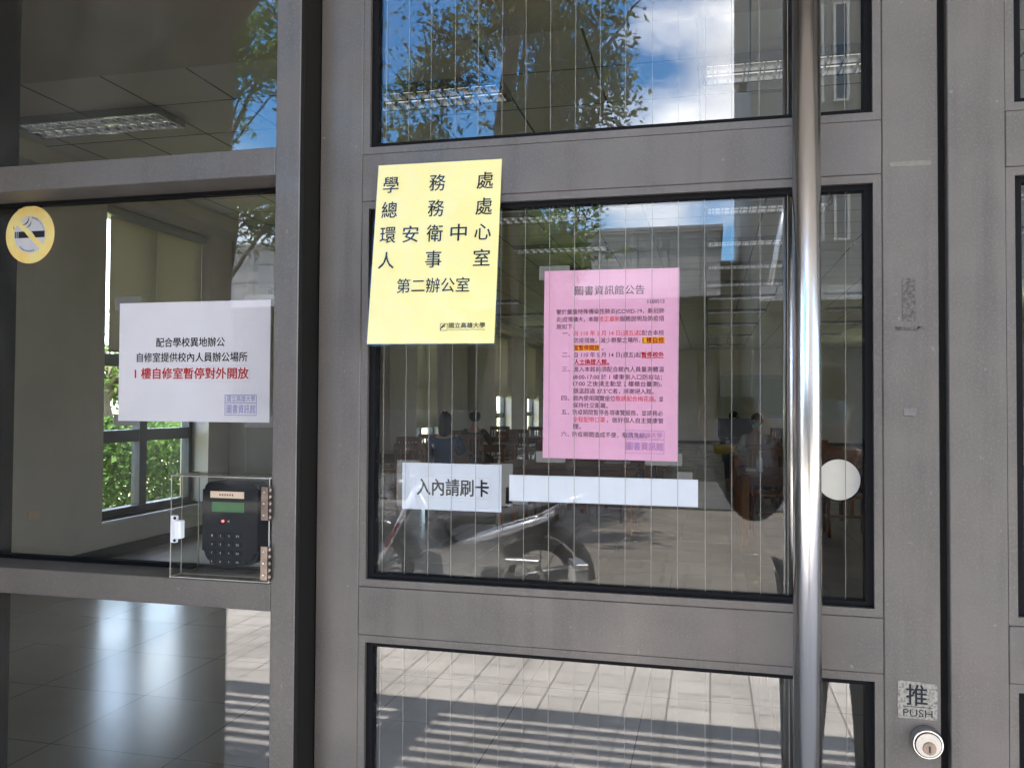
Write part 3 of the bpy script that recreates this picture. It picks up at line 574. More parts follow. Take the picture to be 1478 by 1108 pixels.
for k in range(8):
    a = R(228+k*8.2); c = (.0305*math.cos(a), .0305*math.sin(a)); g.obox((c[0], y, c[1]), (math.sin(a), 0, -math.cos(a)), (0, 1, 0), (math.cos(a), 0, math.sin(a)), (.0011, .0001, .0012))
g.build('symbol', 'ink', ns, local=True)

# round cream disc behind the glass, PUSH sticker, old tape marks
dk = thing('round_disc', (0.1815, 0.02, 1.341), 'round cream disc with a shadow-coloured rim behind the pull bar', 'disc')
MB().lathe([(.0295, -.012), (.0295, -.0128)], (0, 0, 0), 'y', 48).build('face', 'disc', dk, local=True)
MB().lathe([(.0312, .012), (.0320, .004), (.0308, -.0119)], (0.001, 0, -.0006), 'y', 48).build('rim', 'dark', dk, local=True)  # near-black rim, set right and low, paints the disc's shadow
ps = thing('push_sticker', (0.2795, -0.0185, 1.0415), 'worn silver sticker reading PUSH under a Chinese character above the lock', 'sticker')
rs = random.Random(7); q = []
for (ax, az, bx, bz) in ((-.0252, -.0255, .0252, -.0258), (.0252, -.0258, .0252, .0225), (.0252, .0225, .004, .0252), (.004, .0252, -.0252, .0252), (-.0252, .0252, -.0252, -.0255)):
    for k in range(6): f = k/6; q.append((ax+(bx-ax)*f+rs.uniform(-.0005, .0005), az+(bz-az)*f+rs.uniform(-.0006, .0006)))
MB().prism(q, -.0004, 0).build('foil', 'push', ps, local=True)
t = MB(); text_faces(t, '推', -.0145, .0125, .0065, .0285, -.0007, .012); text_faces(t, 'PUSH', -.0185, .0190, -.0178, .0098, -.0007, .0); strip(t, -.019, .0185, -.0098, -.0089, -.0007); t.build('lettering', 'ink', ps, local=True)
def blotch(name, cx, cz_, w, h, m, label, seed, jag=.15):
    r_ = random.Random(seed); pts = []
    for k in range(36):
        a = 2*math.pi*k/36; c, s = math.cos(a), math.sin(a); e = 0.22
        pts.append((cx+w/2*math.copysign(abs(c)**e, c)*(1-r_.uniform(0, jag)), cz_+h/2*math.copysign(abs(s)**e, s)*(1-r_.uniform(0, jag))))
    return tag(MB().prism(pts, -.0187, -.0179).build(name, m), label, 'mark')
blotch('tape_mark', .2735, 1.7895, .056, .0075, 'old_tape', 'short beige strip of old tape high on the right door stile', 1, .06)
blotch('glue_residue', .2712, 1.597, .0185, .064, 'residue', 'brown upright patch of torn glue residue on the door stile', 2, .08)
blotch('glue_residue', .2715, 1.5573, .043, .006, 'residue', 'thin torn edge of glue residue lying below the brown patch', 5, .5)
blotch('scuff_mark', .272, 1.440, .018, .013, 'scuff', 'small pale scuff in the middle of the right door stile', 9, .2)

# ------------------------------------------------------------------ card reader in its acrylic box
BX0, BX1, BY0, BY1, BZ0, BZ1 = -0.861, -0.681, -0.080, -0.003, 1.1615, 1.3285
rb_ = thing('card_reader', (-0.77, -0.02, 1.1615), 'black keypad card reader with a green display inside the acrylic box', 'card reader')
mb = MB(); X0, X1, Z0, Z1 = -0.824, -0.722, 1.177, 1.315; pts = []
for cx, cz_, r_, a0 in ((X1-.012, Z1-.012, .012, 0), (X0+.012, Z1-.012, .012, 90), (X0+.024, Z0+.026, .024, 180), (X1-.024, Z0+.026, .024, 270)):
    for k in range(9): a = R(a0+k*90/8); pts.append((cx+r_*math.cos(a), cz_+r_*math.sin(a)))
mb.prism(pts, -.046, -.012); es = [e for e in mb.bm.edges if all(abs(v.co.y+.046) < 1e-5 for v in e.verts)]; bmesh.ops.bevel(mb.bm, geom=es, offset=.006, segments=3, affect='EDGES')
mb.build('housing', 'reader', rb_)
FY = -.0465
MB().box(-.809, -.747, FY-.0006, FY+.001, 1.2895, 1.3005).build('name_strip', 'label_strip', rb_)
g = MB()
for k in range(6): g.box(-.792+k*.0046, -.7895+k*.0046, FY-.0009, FY-.0007, 1.2932, 1.2965)
g.build('strip_print', 'ink_grey', rb_)
MB().box(-.806, -.747, FY-.0004, FY+.001, 1.2665, 1.2825).build('display', 'lcd', rb_)
MB().lathe([(.0022, 0), (.002, -.0015)], (-.785, FY, 1.2515), 'y', 14).build('indicator', 'led', rb_)
MB().lathe([(.0018, 0), (.0016, -.0015)], (-.7745, FY, 1.2515), 'y', 14).build('indicator', 'led_off', rb_)
keys = [['1', '2', '3', 'F1'], ['4', '5', '6', 'F2'], ['7', '8', '9', 'F3'], ['*', '0', '#', 'F4']]
for r in range(4):
    for c in range(4):
        kx, kz = -.803+c*.0158, 1.2275-r*.0142
        k_ = MB().box(kx-.0055, kx+.0055, FY-.0018, FY, kz-.0042, kz+.0042, .0008).build('key', 'reader', rb_)
        g = MB(); s = keys[r][c]; w = .0018 if len(s) == 1 else .0042; text_faces(g, s, kx-.001-w/2, kx-.001+w/2, kz, .0034, FY-.0020, .01); g.build('key_print', 'key_print', k_)
bxr = thing('acrylic_box', (-0.77, -0.04, 1.1605), 'clear hinged acrylic box with a white latch covering the card reader', 'box')
t_ = .003
MB().box(BX0, BX1, BY0, BY0+t_, BZ0, BZ1, .0012).build('front_panel', 'acrylic', bxr)
for a, b in ((BX0, BX0+t_), (BX1-t_, BX1)): MB().box(a, b, BY0+t_, BY1, BZ0, BZ1).build('side_panel', 'acrylic', bxr)
MB().box(BX0+t_, BX1-t_, BY0+t_, BY1, BZ1-t_, BZ1).build('top_panel', 'acrylic', bxr); MB().box(BX0+t_, BX1-t_, BY0+t_, BY1, BZ0, BZ0+t_).build('bottom_panel', 'acrylic', bxr)
e = MB(); rr_ = .0011
for yy in (BY0+.001, BY0+.030):
    e.tube([(BX0+.001, yy, BZ0+.001), (BX1-.001, yy, BZ0+.001), (BX1-.001, yy, BZ1-.001), (BX0+.001, yy, BZ1-.001)], rr_, 6, closed=True)
e.tube([(BX0+.001, BY1, BZ0+.001), (BX0+.001, BY1, BZ1-.001)], rr_, 6)
for x in (BX0+.001, BX1-.001):
    for z in (BZ0+.001, BZ1-.001): e.tube([(x, BY0, z), (x, BY1, z)], rr_, 6)
e.build('polished_edges', 'acrylic_edge', bxr)
lt = MB().box(BX0+.006, BX0+.0165, BY0-.008, BY0-.0002, 1.2195, 1.2635, .001).box(BX0+.0166, BX0+.028, BY0-.013, BY0-.0002, 1.227, 1.256, .0012).build('latch', 'white_plastic', bxr)
g = MB()
for z in (1.2235, 1.2595): g.lathe([(.0026, 0), (.0022, -.0012)], (BX0+.0145, BY0-.008, z), 'y', 12)
g.build('screw', 'dark', lt)
MB().box(BX0-.012, BX0+.045, BY0+.032, BY0+.036, 1.228, 1.259, .001).build('catch_plate', 'acrylic', bxr)
for z0 in (1.1665, 1.2610):
    hg = MB().box(BX1-.014, BX1-.002, BY0-.0018, BY0-.0002, z0, z0+.053).build('hinge', 'brass', bxr)
    g = MB()
    for k in range(5): g.tube([(BX1+.0012, BY0-.001, z0+k*.0108), (BX1+.0012, BY0-.001, z0+k*.0108+.0100)], .0030, 12)
    g.build('hinge_knuckle', 'brass', hg)
    g = MB()
    for k in (.008, .0265, .045): g.lathe([(.0018, 0), (.0014, -.0008)], (BX1-.009, BY0-.0019, z0+k), 'y', 10)
    g.build('hinge_screw', 'chrome', hg)

# ------------------------------------------------------------------ interior furniture and people
def make_table():
    r = thing('reading_table', (0, 0, 0), 'dark wooden reading table', 'table', 'wooden tables in the reading room')
    MB().box(-.8, .8, -.45, .45, .715, .75, .004).build('table_top', 'wood', r)
    mb = MB(); mb.box(-.70, .70, -.38, -.36, .62, .714); mb.box(-.70, .70, .36, .38, .62, .714); mb.box(-.74, -.72, -.33, .33, .62, .714); mb.box(.72, .74, -.33, .33, .62, .714); mb.build('apron', 'wood', r)
    for x in (-.73, .73):
        for y in (-.37, .37): MB().box(x-.03, x+.03, y-.03, y+.03, 0, .7145, .004).build('leg', 'wood2', r)
    return r
def make_chair():   # back at -y side, sitter faces +y
    r = thing('slat_chair', (0, 0, 0), 'wooden chair', 'chair', 'slat-backed wooden chairs in the reading room')
    MB().box(-.21, .21, -.19, .22, .43, .46, .008).build('seat', 'wood2', r)
    for x in (-.20, .20):
        MB().tube([(x, .19, 0), (x, .19, .43)], .019, 8).build('leg', 'wood', r)
        MB().tube([(x, -.20, 0), (x, -.20, .45), (x, -.26, .92)], .020, 8).build('leg', 'wood', r)
    mb = MB(); mb.box(-.21, .21, -.275, -.245, .85, .93, .006); mb.box(-.19, .19, -.232, -.21, .56, .60); mb.build('back_rail', 'wood', r)
    mb = MB()
    for k in range(6): x = -.14+k*.056; mb.obox((x, -.24, .725), (1, 0, 0), (0, .99, .12), (0, -.12, .99), (.013, .006, .135))
    mb.build('back_slats', 'wood', r)
    mb = MB(); mb.box(-.19, .19, .18, .20, .22, .25); mb.box(-.21, -.19, -.19, .18, .18, .21); mb.box(.19, .21, -.19, .18, .18, .21); mb.build('stretcher', 'wood', r)
    return r
T0, C0 = make_table(), make_chair(); ut = uc = False
ORD = ['nearest', 'second', 'third', 'fourth', 'fifth']
colsX = [(-4.1, 'along the window wall', (9.7, 12.6, 15.6)), (-1.6, 'left of the aisle', (8.3, 11.0, 13.8, 17.0)), (1.08, 'right of the aisle', (7.9, 10.8, 13.8, 17.0))]
for X, cn_, ys in colsX:
    for i, y in enumerate(ys):
        t = T0 if not ut else copy_tree(T0); ut = True
        t.location = (X, y, 0); t['label'] = f'{ORD[i]} dark wooden reading table from the door, {cn_}'
        for sx, sn in ((-.4, 'left'), (.4, 'right')):
            for sy, rot, fn in ((-1, 0, 'near'), (1, math.pi, 'far')):
                if sy == -1 and i == 0 and X > -3: continue
                c = C0 if not uc else copy_tree(C0); uc = True
                rj = random.Random(int(X*100+y*10+sx*7+sy*3)); c.location = (X+sx+rj.uniform(-.06, .06), y+sy*(.62+rj.uniform(0, .14)), 0); c.rotation_euler = (0, 0, rot+rj.uniform(-.12, .12))
                c['label'] = f'{sn} slat-backed wooden chair on the {fn} side of the {ORD[i]} table {cn_}'

def skin_obj(name, P, E_, m, parent=None, sub=2, root=0):
    me = bpy.data.meshes.new(name); me.from_pydata([p[0] for p in P], E_, []); ob = bpy.data.objects.new(name, me); col.objects.link(ob)
    md = ob.modifiers.new('s', 'SKIN'); md.use_smooth_shade = True; md.branch_smoothing = 0.6
    for i, p in enumerate(P):
        r = p[1]; me.skin_vertices[0].data[i].radius = r if isinstance(r, tuple) else (r, r)
    me.skin_vertices[0].data[root].use_root = True
    s = ob.modifiers.new('u', 'SUBSURF'); s.levels = sub; s.render_levels = sub
    bpy.context.view_layer.update(); dg = bpy.context.evaluated_depsgraph_get(); nm = bpy.data.meshes.new_from_object(ob.evaluated_get(dg))
    bpy.data.objects.remove(ob); nm.name = name; nm.materials.clear(); nm.materials.append(M[m])
    for p in nm.polygons: p.use_smooth = True
    o = bpy.data.objects.new(name, nm); col.objects.link(o)
    if parent: o.parent = parent
    return o
def join_into(a, b):
    bm = bmesh.new(); bm.from_mesh(a.data); bm.from_mesh(b.data); bm.to_mesh(a.data); bm.free(); bpy.data.objects.remove(b)
def hand(wr, pal, side, curl, up_):
    # palm and five curled fingers; side = unit vector across the palm towards the thumb, curl = direction the fingers bend towards
    wr, pal, side, curl = Vector(wr), Vector(pal), Vector(side).normalized(), Vector(curl).normalized(); d = (pal-wr).normalized()
    P = [(wr, .024), (pal-d*.03, (.030, .017)), (pal, (.032, .015))]; E_ = [(0, 1), (1, 2)]
    for k, ln in enumerate((.85, 1.0, .94, .74)):
        b = pal+side*(.028-.019*k); i = len(P)
        P += [(b+d*.014, .0095), (b+d*.042*ln+curl*.012, .0085), (b+d*.055*ln+curl*.036*ln, .0078), (b+d*.046*ln+curl*.055*ln, .0065)]
        E_ += [(2, i), (i, i+1), (i+1, i+2), (i+2, i+3)]
    i = len(P); P += [(pal-d*.035+side*.036, .012), (pal-d*.005+side*.056+curl*.018, .0105), (pal+d*.018+side*.058+curl*.04, .0085)]; E_ += [(1, i), (i, i+1), (i+1, i+2)]
    return P, E_
def seated(loc, rz, label, shirt, hairlen, lean=0.0, masked=False, cat='person'):
    # sitting on a 0.46 m seat, facing +y in its own space
    r = thing('person', (0, 0, 0), label, cat)
    hd_ = Vector((0, .06+lean, 1.17))
    P = [((0, 0, .54), (.15, .12)), ((0, .01+lean*.3, .75), (.13, .10)), ((0, .02+lean*.6, .95), (.16, .105)), ((0, .035+lean*.85, 1.05), .052), (hd_+Vector((0, -.01, -.05)), .062), (hd_+Vector((0, 0, .04)), (.078, .092)), (hd_+Vector((0, 0, .09)), .06)]
    E_ = [(0, 1), (1, 2), (2, 3), (3, 4), (4, 5), (5, 6)]
    for s in (-1, 1):
        i = len(P); P += [((s*.17, .02+lean*.6, .98), .052), ((s*.23, .16+lean*.5, .80), .042), ((s*.12, .40+lean*.4, .775), .03), ((s*.10, .49+lean*.4, .77), (.035, .016))]; E_ += [(2, i), (i, i+1), (i+1, i+2), (i+2, i+3)]
        i = len(P); P += [((s*.10, .06, .53), .085), ((s*.12, .44, .50), .062), ((s*.12, .45, .10), .042), ((s*.12, .56, .04), (.04, .03))]; E_ += [(0, i), (i, i+1), (i+1, i+2), (i+2, i+3)]
    i = len(P); P.append((hd_+Vector((0, .10, .0)), .014)); E_.append((5, i))
    skin_obj('body', P, E_, 'skin', r)
    P2 = [(p[0], tuple(q+.014 for q in (p[1] if isinstance(p[1], tuple) else (p[1], p[1])))) for p in P]
    idx = [0, 1, 2, 7, 8, 9, 15, 16, 17]; rm = {a: b for b, a in enumerate(idx)}
    S = [P2[a] for a in idx]; ES = [(rm[a], rm[b]) for a, b in E_ if a in rm and b in rm]; skin_obj('shirt', S, ES, shirt, r)
    idx = [0, 11, 12, 13, 19, 20, 21]; rm = {a: b for b, a in enumerate(idx)}
    skin_obj('trousers', [P2[a] for a in idx], [(rm[a], rm[b]) for a, b in E_ if a in rm and b in rm], 'trousers', r)
    hm = MB().ball(hd_+Vector((0, -.022, .055)), (.096, .108, .100), 20, 14)
    if hairlen: hm.ball(hd_+Vector((0, -.06, -.05)), (.088, .062, .13+hairlen), 18, 12)
    hm.build('hair', 'hair', r, local=True)
    if masked: MB().ball(hd_+Vector((0, .062, -.03)), (.062, .055, .05), 14, 10).build('face_mask', 'mask', r, local=True)
    r.location = loc; r.rotation_euler = (0, 0, rz); return r
seated((-3.38, 9.05, 0), R(8), 'person in a blue top with dark hair sitting with back to the door', 'blue_cloth', .10, lean=.10)
seated((-3.80, 11.95, 0), R(-6), 'person with short black hair in black sitting beyond the blue top', 'black_cloth', 0)
seated((0.66, 11.45, 0), math.pi, 'person wearing a pale blue face mask seated by the right-hand tables', 'pale_cloth', 0, lean=.05, masked=True)
seated((0.42, 14.5, 0), math.pi, 'person half hidden behind the dark computer screen', 'black_cloth', 0)
# things on the tables
mo = thing('computer_monitor', (.42, 13.75, .75), 'dark computer monitor seen from behind on a right-hand table', 'monitor')
MB().box(.13, .71, 13.72, 13.76, .86, 1.20, .01).build('screen_back', 'black', mo); MB().box(.39, .45, 13.76, 13.80, .76, .95).box(.30, .54, 13.66, 13.86, .751, .765).build('stand', 'black', mo)
bt = thing('pump_bottle', (.50, 7.75, .75), 'pale hand sanitiser bottle with a pump on the nearest right-hand table', 'bottle')
MB().lathe([(.03, .001), (.034, .01), (.034, .11), (.028, .135), (.012, .15), (.012, .165)], (.50, 7.75, .75), 'z', 20).build('bottle_body', 'bottle', bt)
MB().tube([(.5, 7.75, .915), (.5, 7.75, .96)], .006, 8).tube([(.49, 7.75, .962), (.545, 7.75, .955)], .007, 8).build('pump', 'white_plastic', bt)
tag(MB().box(.36, .46, 7.70, 7.80, .751, .775, .004).build('tissue_pack', 'white_plastic'), 'flat white tissue pack beside the pump bottle', 'tissue pack')
bg_ = thing('yellow_bag', (.12, 10.75, .75), 'yellow bag lying on the second table right of the aisle', 'bag')
mb = MB().box(.05, .36, 10.62, 10.86, .752, .87, .04, seg=3); mb.build('bag_body', 'yellow_bag', bg_); MB().tube([(.1, 10.74, .87), (.15, 10.74, .95), (.26, 10.74, .95), (.31, 10.74, .87)], .01, 8).build('strap', 'black', bg_)
for k, (x, y, w) in enumerate(((-1.9, 13.7, .3), (-2.9, 12.5, .25), (-1.2, 8.4, .28))):
    tag(MB().box(x, x+w, y, y+.21, .751, .757+.004*k).build('paper_sheet', 'white_paper'), ['white papers lying on the third table left of the aisle', 'white papers on the second table along the window wall', 'white paper on the nearest table left of the aisle'][k], 'paper')
fan = thing('wall_speaker', (WX+.25, 7.6, 2.9), 'pale box speaker high on the pilaster after the first window', 'speaker')
MB().box(WX+.225, WX+.42, 7.48, 7.76, 2.78, 3.06, .03, seg=2).build('speaker_box', 'plasticgrey', fan); MB().box(WX+.30, WX+.34, 7.60, 7.64, 2.68, 2.779).build('bracket', 'dark', fan)
ex = thing('exit_sign', (WX+.01, 8.4, .8), 'green exit sign low on the window wall', 'sign')
MB().box(WX+.003, WX+.02, 8.05, 8.62, .64, .84).build('sign_plate', 'signgreen', ex)
mb = MB()   # arrow and doorway pictogram
for y0, y1, z0, z1 in ((8.12, 8.26, .73, .75), (8.36, 8.38, .67, .81), (8.38, 8.50, .79, .81), (8.50, 8.52, .67, .81), (8.41, 8.46, .68, .75)): mb.box(WX+.0201, WX+.022, y0, y1, z0, z1)
mb.face([(WX+.0215, 8.08, .74), (WX+.0215, 8.14, .70), (WX+.0215, 8.14, .78)]); mb.build('pictogram', 'white_plastic', ex)
pn = thing('wall_switch', (WX+.01, 4.4, .55), 'small cream socket plate low on the left wall', 'socket')
MB().box(WX+.002, WX+.012, 4.40, 4.52, .475, .545, .003).build('plate', 'label_strip', pn)

# roller blinds in the left windows
for k, ((a, b), zb) in enumerate(zip(WINS, (1.92, .95, .95, 1.62, 1.58))):
    r = thing('roller_blind', (WX-.1, (a+b)/2, 3.2), ['beige roller blind half down in the window nearest the door', 'beige roller blind low in the second window', 'beige roller blind low in the third window', 'beige roller blind half down in the fourth window', 'beige roller blind half down in the last window'][k], 'blind', 'roller blinds in the left windows')
    for j, (p, q) in enumerate(((a+.19, (a+b)/2+.05), ((a+b)/2+.054, b-.004))):
        mb = MB(); n = 10
        mb.box(WX-.118, WX-.115, p, q, zb, 3.24); mb.build('fabric', 'blind', r)
        MB().tube([(WX-.117, p, zb), (WX-.117, q, zb)], .012, 8).build('bottom_bar', 'blind', r)
    MB().box(WX-.16, WX-.03, a+.02, b-.02, 3.19, 3.268, .01).build('cassette', 'plasticgrey', r)

# recessed louvre lamps
def make_lamp():
    r = thing('ceiling_lamp', (0, 0, CZ), 'fluorescent ceiling lamp', 'ceiling lamp', 'louvred fluorescent lamps in the ceiling')
    MB().ring((-.60, .60, -.30, .30), (-.575, .575, -.275, .275), -.002, .0).bm.free()
    mb = MB()
    for x0, x1, y0, y1 in ((-.60, .60, -.16, -.14), (-.60, .60, .14, .16), (-.60, -.58, -.14, .14), (.58, .60, -.14, .14)): mb.box(x0, x1, y0, y1, -.055, -.001)
    mb.box(-.58, .58, -.012, .012, -.05, -.002); mb.build('housing', 'lampbox', r, local=True)
    mb = MB()
    for k in range(13):
        x = -.54+k*.09
        for s in (-1, 1): mb.obox((x, s*.076, -.03), (.92, 0, .38), (0, 1, 0), (-.38, 0, .92), (.0015, .06, .022)); mb.obox((x+.035, s*.076, -.03), (.92, 0, -.38), (0, 1, 0), (.38, 0, .92), (.0015, .06, .022))
    mb.build('louvre', 'lampbox', r, local=True)
    for s in (-1, 1): MB().tube([(-.57, s*.076, -.020), (.57, s*.076, -.020)], .013, 8).build('tube', 'tube', r, local=True)
    return r
L0 = make_lamp(); ul = False
cols_ = [(-4.25, 'column by the window wall'), (-1.85, 'column left of the aisle'), (.55, 'column right of the aisle'), (2.95, 'column far to the right')]
rows_ = [3.75, 5.55, 7.35, 9.15, 10.95, 12.75, 14.55, 17.0, 20.0, 23.5, 27.5]
RN = ['first', 'second', 'third', 'fourth', 'fifth', 'sixth', 'seventh', 'eighth', 'ninth', 'tenth', 'last']
for X, cn_ in cols_:
    for j, y in enumerate(rows_):
        l = L0 if not ul else copy_tree(L0); ul = True; l.location = (X, y, CZ); l['label'] = f'louvred fluorescent ceiling lamp, {RN[j]} from the door in the {cn_}'
vt = thing('air_vent', (-2.55, 3.95, CZ), 'square ceiling air vent beside the first lamp', 'vent')
mb = MB()
for k in range(4): s_ = .28-.06*k; mb.ring((-2.55-s_, -2.55+s_, 0, 1), (-2.55-s_+.03, -2.55+s_-.03, 0, 1), 0, 0) if False else [mb.box(*q) for q in ((-2.55-s_, -2.55+s_, 3.95-s_, 3.95-s_+.035, CZ-.012-.004*k, CZ-.001), (-2.55-s_, -2.55+s_, 3.95+s_-.035, 3.95+s_, CZ-.012-.004*k, CZ-.001), (-2.55-s_, -2.55-s_+.035, 3.95-s_+.036, 3.95+s_-.036, CZ-.012-.004*k, CZ-.001), (-2.55+s_-.035, -2.55+s_, 3.95-s_+.036, 3.95+s_-.036, CZ-.012-.004*k, CZ-.001))]
mb.build('vent_grille', 'gypsum', vt)

# ------------------------------------------------------------------ outside: buildings seen in the glass
b1 = thing('office_block', (-6, -24.8, 0), 'low grey clad building with a dark arcade across the paved court', 'building')
mb = MB(); mb.box(-26, .30, -36, -24.8, 4.75, 6.75); mb.build('wall', 'concrete', b1)
MB().box(-26.1, .38, -36, -24.72, 6.752, 6.93).build('parapet', 'concrete', b1)
MB().box(-26, -.6, -24.79, -23.4, 4.55, 4.748).build('arcade_roof', 'concrete', b1)
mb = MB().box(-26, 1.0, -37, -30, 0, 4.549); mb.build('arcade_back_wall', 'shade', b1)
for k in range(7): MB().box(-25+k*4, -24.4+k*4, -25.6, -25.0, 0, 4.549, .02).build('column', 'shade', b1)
b2 = thing('link_building', (1, -29, 0), 'lower dark grey link between the two buildings', 'building')
MB().box(.32, 1.6, -32, -28.5, 0, 6.3).build('wall', 'darkclad', b2); MB().box(.31, 1.6, -32.1, -28.4, 6.302, 6.42).build('parapet', 'concrete', b2)
b3 = thing('tall_building', (8, -18.9, 0), 'tall dark clad building with window bands and pink brick at its right', 'building')
MB().box(.93, 24, -33, -18.9, 0, 22).build('wall', 'darkclad', b3)
poly = [(.56, 9.15), (.66, 9.02), (.86, 9.02), (.86, 21), (.56, 21)]
MB().prism(poly, -19.5, -18.88).build('edge_fin', 'darkclad', b3)
mb = MB().box(3.35, 6.2, -18.89, -18.7, 6.6, 22); mb.build('brick_panel', 'brick', b3)
for k, (x, w) in enumerate(((2.05, .5), (2.75, .35), (4.1, .45), (5.2, .5))):
    for z in (5.2, 8.4, 11.6):
        zo = -18.695 if x > 3.3 and z > 6 else -18.895
        f = MB().ring((x, x+w, z, z+2.3), (x+.06, x+w-.06, z+.06, z+2.24), zo, zo+.06).build('window_frame', 'plasticgrey', b3); MB().box(x+.06, x+w-.06, zo+.005, zo+.02, z+.06, z+2.24).build('window_pane', 'bglass', f)
MB().box(1.0, 24, -18.89, -16.8, 3.6, 3.9).build('entrance_canopy', 'concrete', b3)
mb = MB()
for x in (1.2, 4.6, 8): mb.tube([(x, -16.9, 3.9), (x+.7, -18.8, 7.2)], .06, 8)
mb.build('canopy_stay', 'galv', b3)
lwl = thing('masking_wall', (-11, -15, 0), 'added low dark wall hiding the bright ground beyond the court', 'wall')  # added wall, keeps the sunlit far ground out of the reflection
MB().box(-30, .9, -15.3, -15.0, -.1, 1.22).build('wall', 'stone', lwl); MB().box(-30.05, .92, -15.34, -14.96, 1.222, 1.28, .01).build('coping', 'shade', lwl)

# ------------------------------------------------------------------ trees
def tree(name, label, base, top, centre, rad, seed, nl=11, leaf='leaf', ls=.085, dens=1.0, group='trees outside the entrance', lobes=None):
    r_ = random.Random(seed); np_r = np.random.default_rng(seed); base = Vector(base); centre = Vector(centre)
    r = thing(name, base, label, 'tree', group); tr = MB(); tips = []
    tp = Vector(top); k = [base+(tp-base)*f+Vector((r_.uniform(-.12, .12), r_.uniform(-.12, .12), 0))*(0 if f == 0 else 1) for f in (0, .25, .5, .75, 1)]
    tr.tube(k, [.21, .17, .145, .12, .08], 10)
    def inell(shell):
        while True:
            v = Vector((r_.uniform(-1, 1), r_.uniform(-1, 1), r_.uniform(-1, 1)))
            if shell < v.length < 1: return centre+Vector((v.x*rad[0], v.y*rad[1], v.z*rad[2]))
    tot = sum(l[2] for l in lobes) if lobes else 0; seen = {}
    for i in range(nl):
        if lobes:      # crown of separate leafy masses with open gaps between them
            w = r_.uniform(0, tot)
            for lc, lr, lw in lobes:
                w -= lw
                if w <= 0: break
            centre, rad = Vector(lc), lr
        s = k[2]+(k[4]-k[2])*r_.uniform(0, 1); e = inell(.2 if lobes else .45)
        if lobes and lc in seen: s = seen[lc].lerp(centre, r_.uniform(.4, 1.0))          # later boughs fork from the first one inside the same mass
        m_ = s.lerp(e, .5)+Vector((0, 0, r_.uniform(0, .4 if not lobes else .12)))
        f_ = 1.0 if not lobes else (.62 if lc not in seen else .26)
        if lobes: seen.setdefault(lc, s.copy())
        tr.tube([s, m_, e], [.065*f_, .045*f_, .022*f_], 7); q = [m_.lerp(e, f) for f in (0, .35, .7, 1)]
        for j in range(5 if lobes else 6):
            a = r_.choice(q[1:] if lobes else q); d = Vector((r_.gauss(0, 1), r_.gauss(0, 1), r_.gauss(.15, .7))).normalized()*r_.uniform(.5, 1.15)*(.42 if lobes else 1); b = a+d
            tr.tube([a, a.lerp(b, .5)+Vector((0, 0, .06)), b], [.02, .014, .007], 5, caps=False)
            for n in range(4 if lobes else 5):
                g_ = .55 if lobes else 1.0; c = a.lerp(b, r_.uniform(.35, 1.1))+Vector((r_.gauss(0, .2*g_), r_.gauss(0, .2*g_), r_.gauss(0, .16*g_))); tips.append(c)
    tr.build('trunk', 'bark', r)
    nper = int(17*dens); C = np.repeat(np.array([t[:] for t in tips]), nper, axis=0); n = len(C)
    C = C+np_r.normal(0, .11 if lobes else .15, (n, 3)); nr = np_r.normal(0, 1, (n, 3)); nr[:, 2] = abs(nr[:, 2])+.5; nr /= np.linalg.norm(nr, axis=1)[:, None]
    u = np.cross(nr, np_r.normal(0, 1, (n, 3))); u /= np.linalg.norm(u, axis=1)[:, None]; v = np.cross(nr, u); s = np_r.uniform(.6, 1.15, (n, 1))*ls
    V = np.stack([C-u*s*.9, C-v*s*.42+nr*s*.1, C+u*s*.9, C+v*s*.42+nr*s*.1], 1).reshape(-1, 3)-np.array(base)
    raw_mesh('crown', V.tolist(), [(4*i, 4*i+1, 4*i+2, 4*i+3) for i in range(n)], leaf, r)
    return r
tree('broadleaf_tree', 'large dark tree with a forked trunk reflected in the upper door glass', (-2.7, -9, 0), (-2.4, -9.1, 6.6), (-3.0, -9.2, 6.7), (2.7, 2.4, 2.5), 3, nl=66, dens=.62, ls=.062, lobes=[((-1.60, -9.1, 5.55), (.74, .9, .62), 2.1), ((-1.85, -9.2, 6.4), (.95, 1.1, .6), 2.3), ((-3.65, -9.1, 6.0), (.62, .9, .75), 1.5), ((-3.75, -9.0, 5.0), (.5, .7, .32), .6), ((-2.05, -9.0, 4.9), (.45, .6, .22), .45), ((-2.6, -9.2, 7.6), (2.2, 1.9, .8), 2.6), ((-2.75, -9.4, 6.75), (.6, .8, .3), .7)])
tree('broadleaf_tree', 'tree with bright green leaves at the left of the reflection', (-7.6, -10.5, 0), (-7.4, -10.2, 5.6), (-7.2, -10.0, 6.3), (2.6, 2.2, 2.6), 8, nl=44, dens=.7, leaf='leaf2', ls=.07, lobes=[((-7.0, -10, 7.0), (1.1, 1.2, 1.0), 2), ((-8.3, -10.3, 6.3), (.9, 1.2, 1.2), 1.4), ((-6.9, -10.0, 4.55), (.8, .9, .42), 1)])
tree('broadleaf_tree', 'smaller tree further back, left of the grey building', (-4.3, -17.5, 0), (-4.2, -17.5, 4.6), (-4.05, -17.5, 5.4), (1.15, 1.3, 1.15), 21, nl=18, ls=.10, leaf='leaf2')
tree('shade_tree', 'wide tree arching over the left side of the paved court and the motorcycle', (-6.0, -5.6, 0), (-5.2, -6.0, 7.0), (-4.0, -6.2, 8.9), (3.4, 1.9, 1.0), 44, nl=40, dens=1.1, ls=.12)
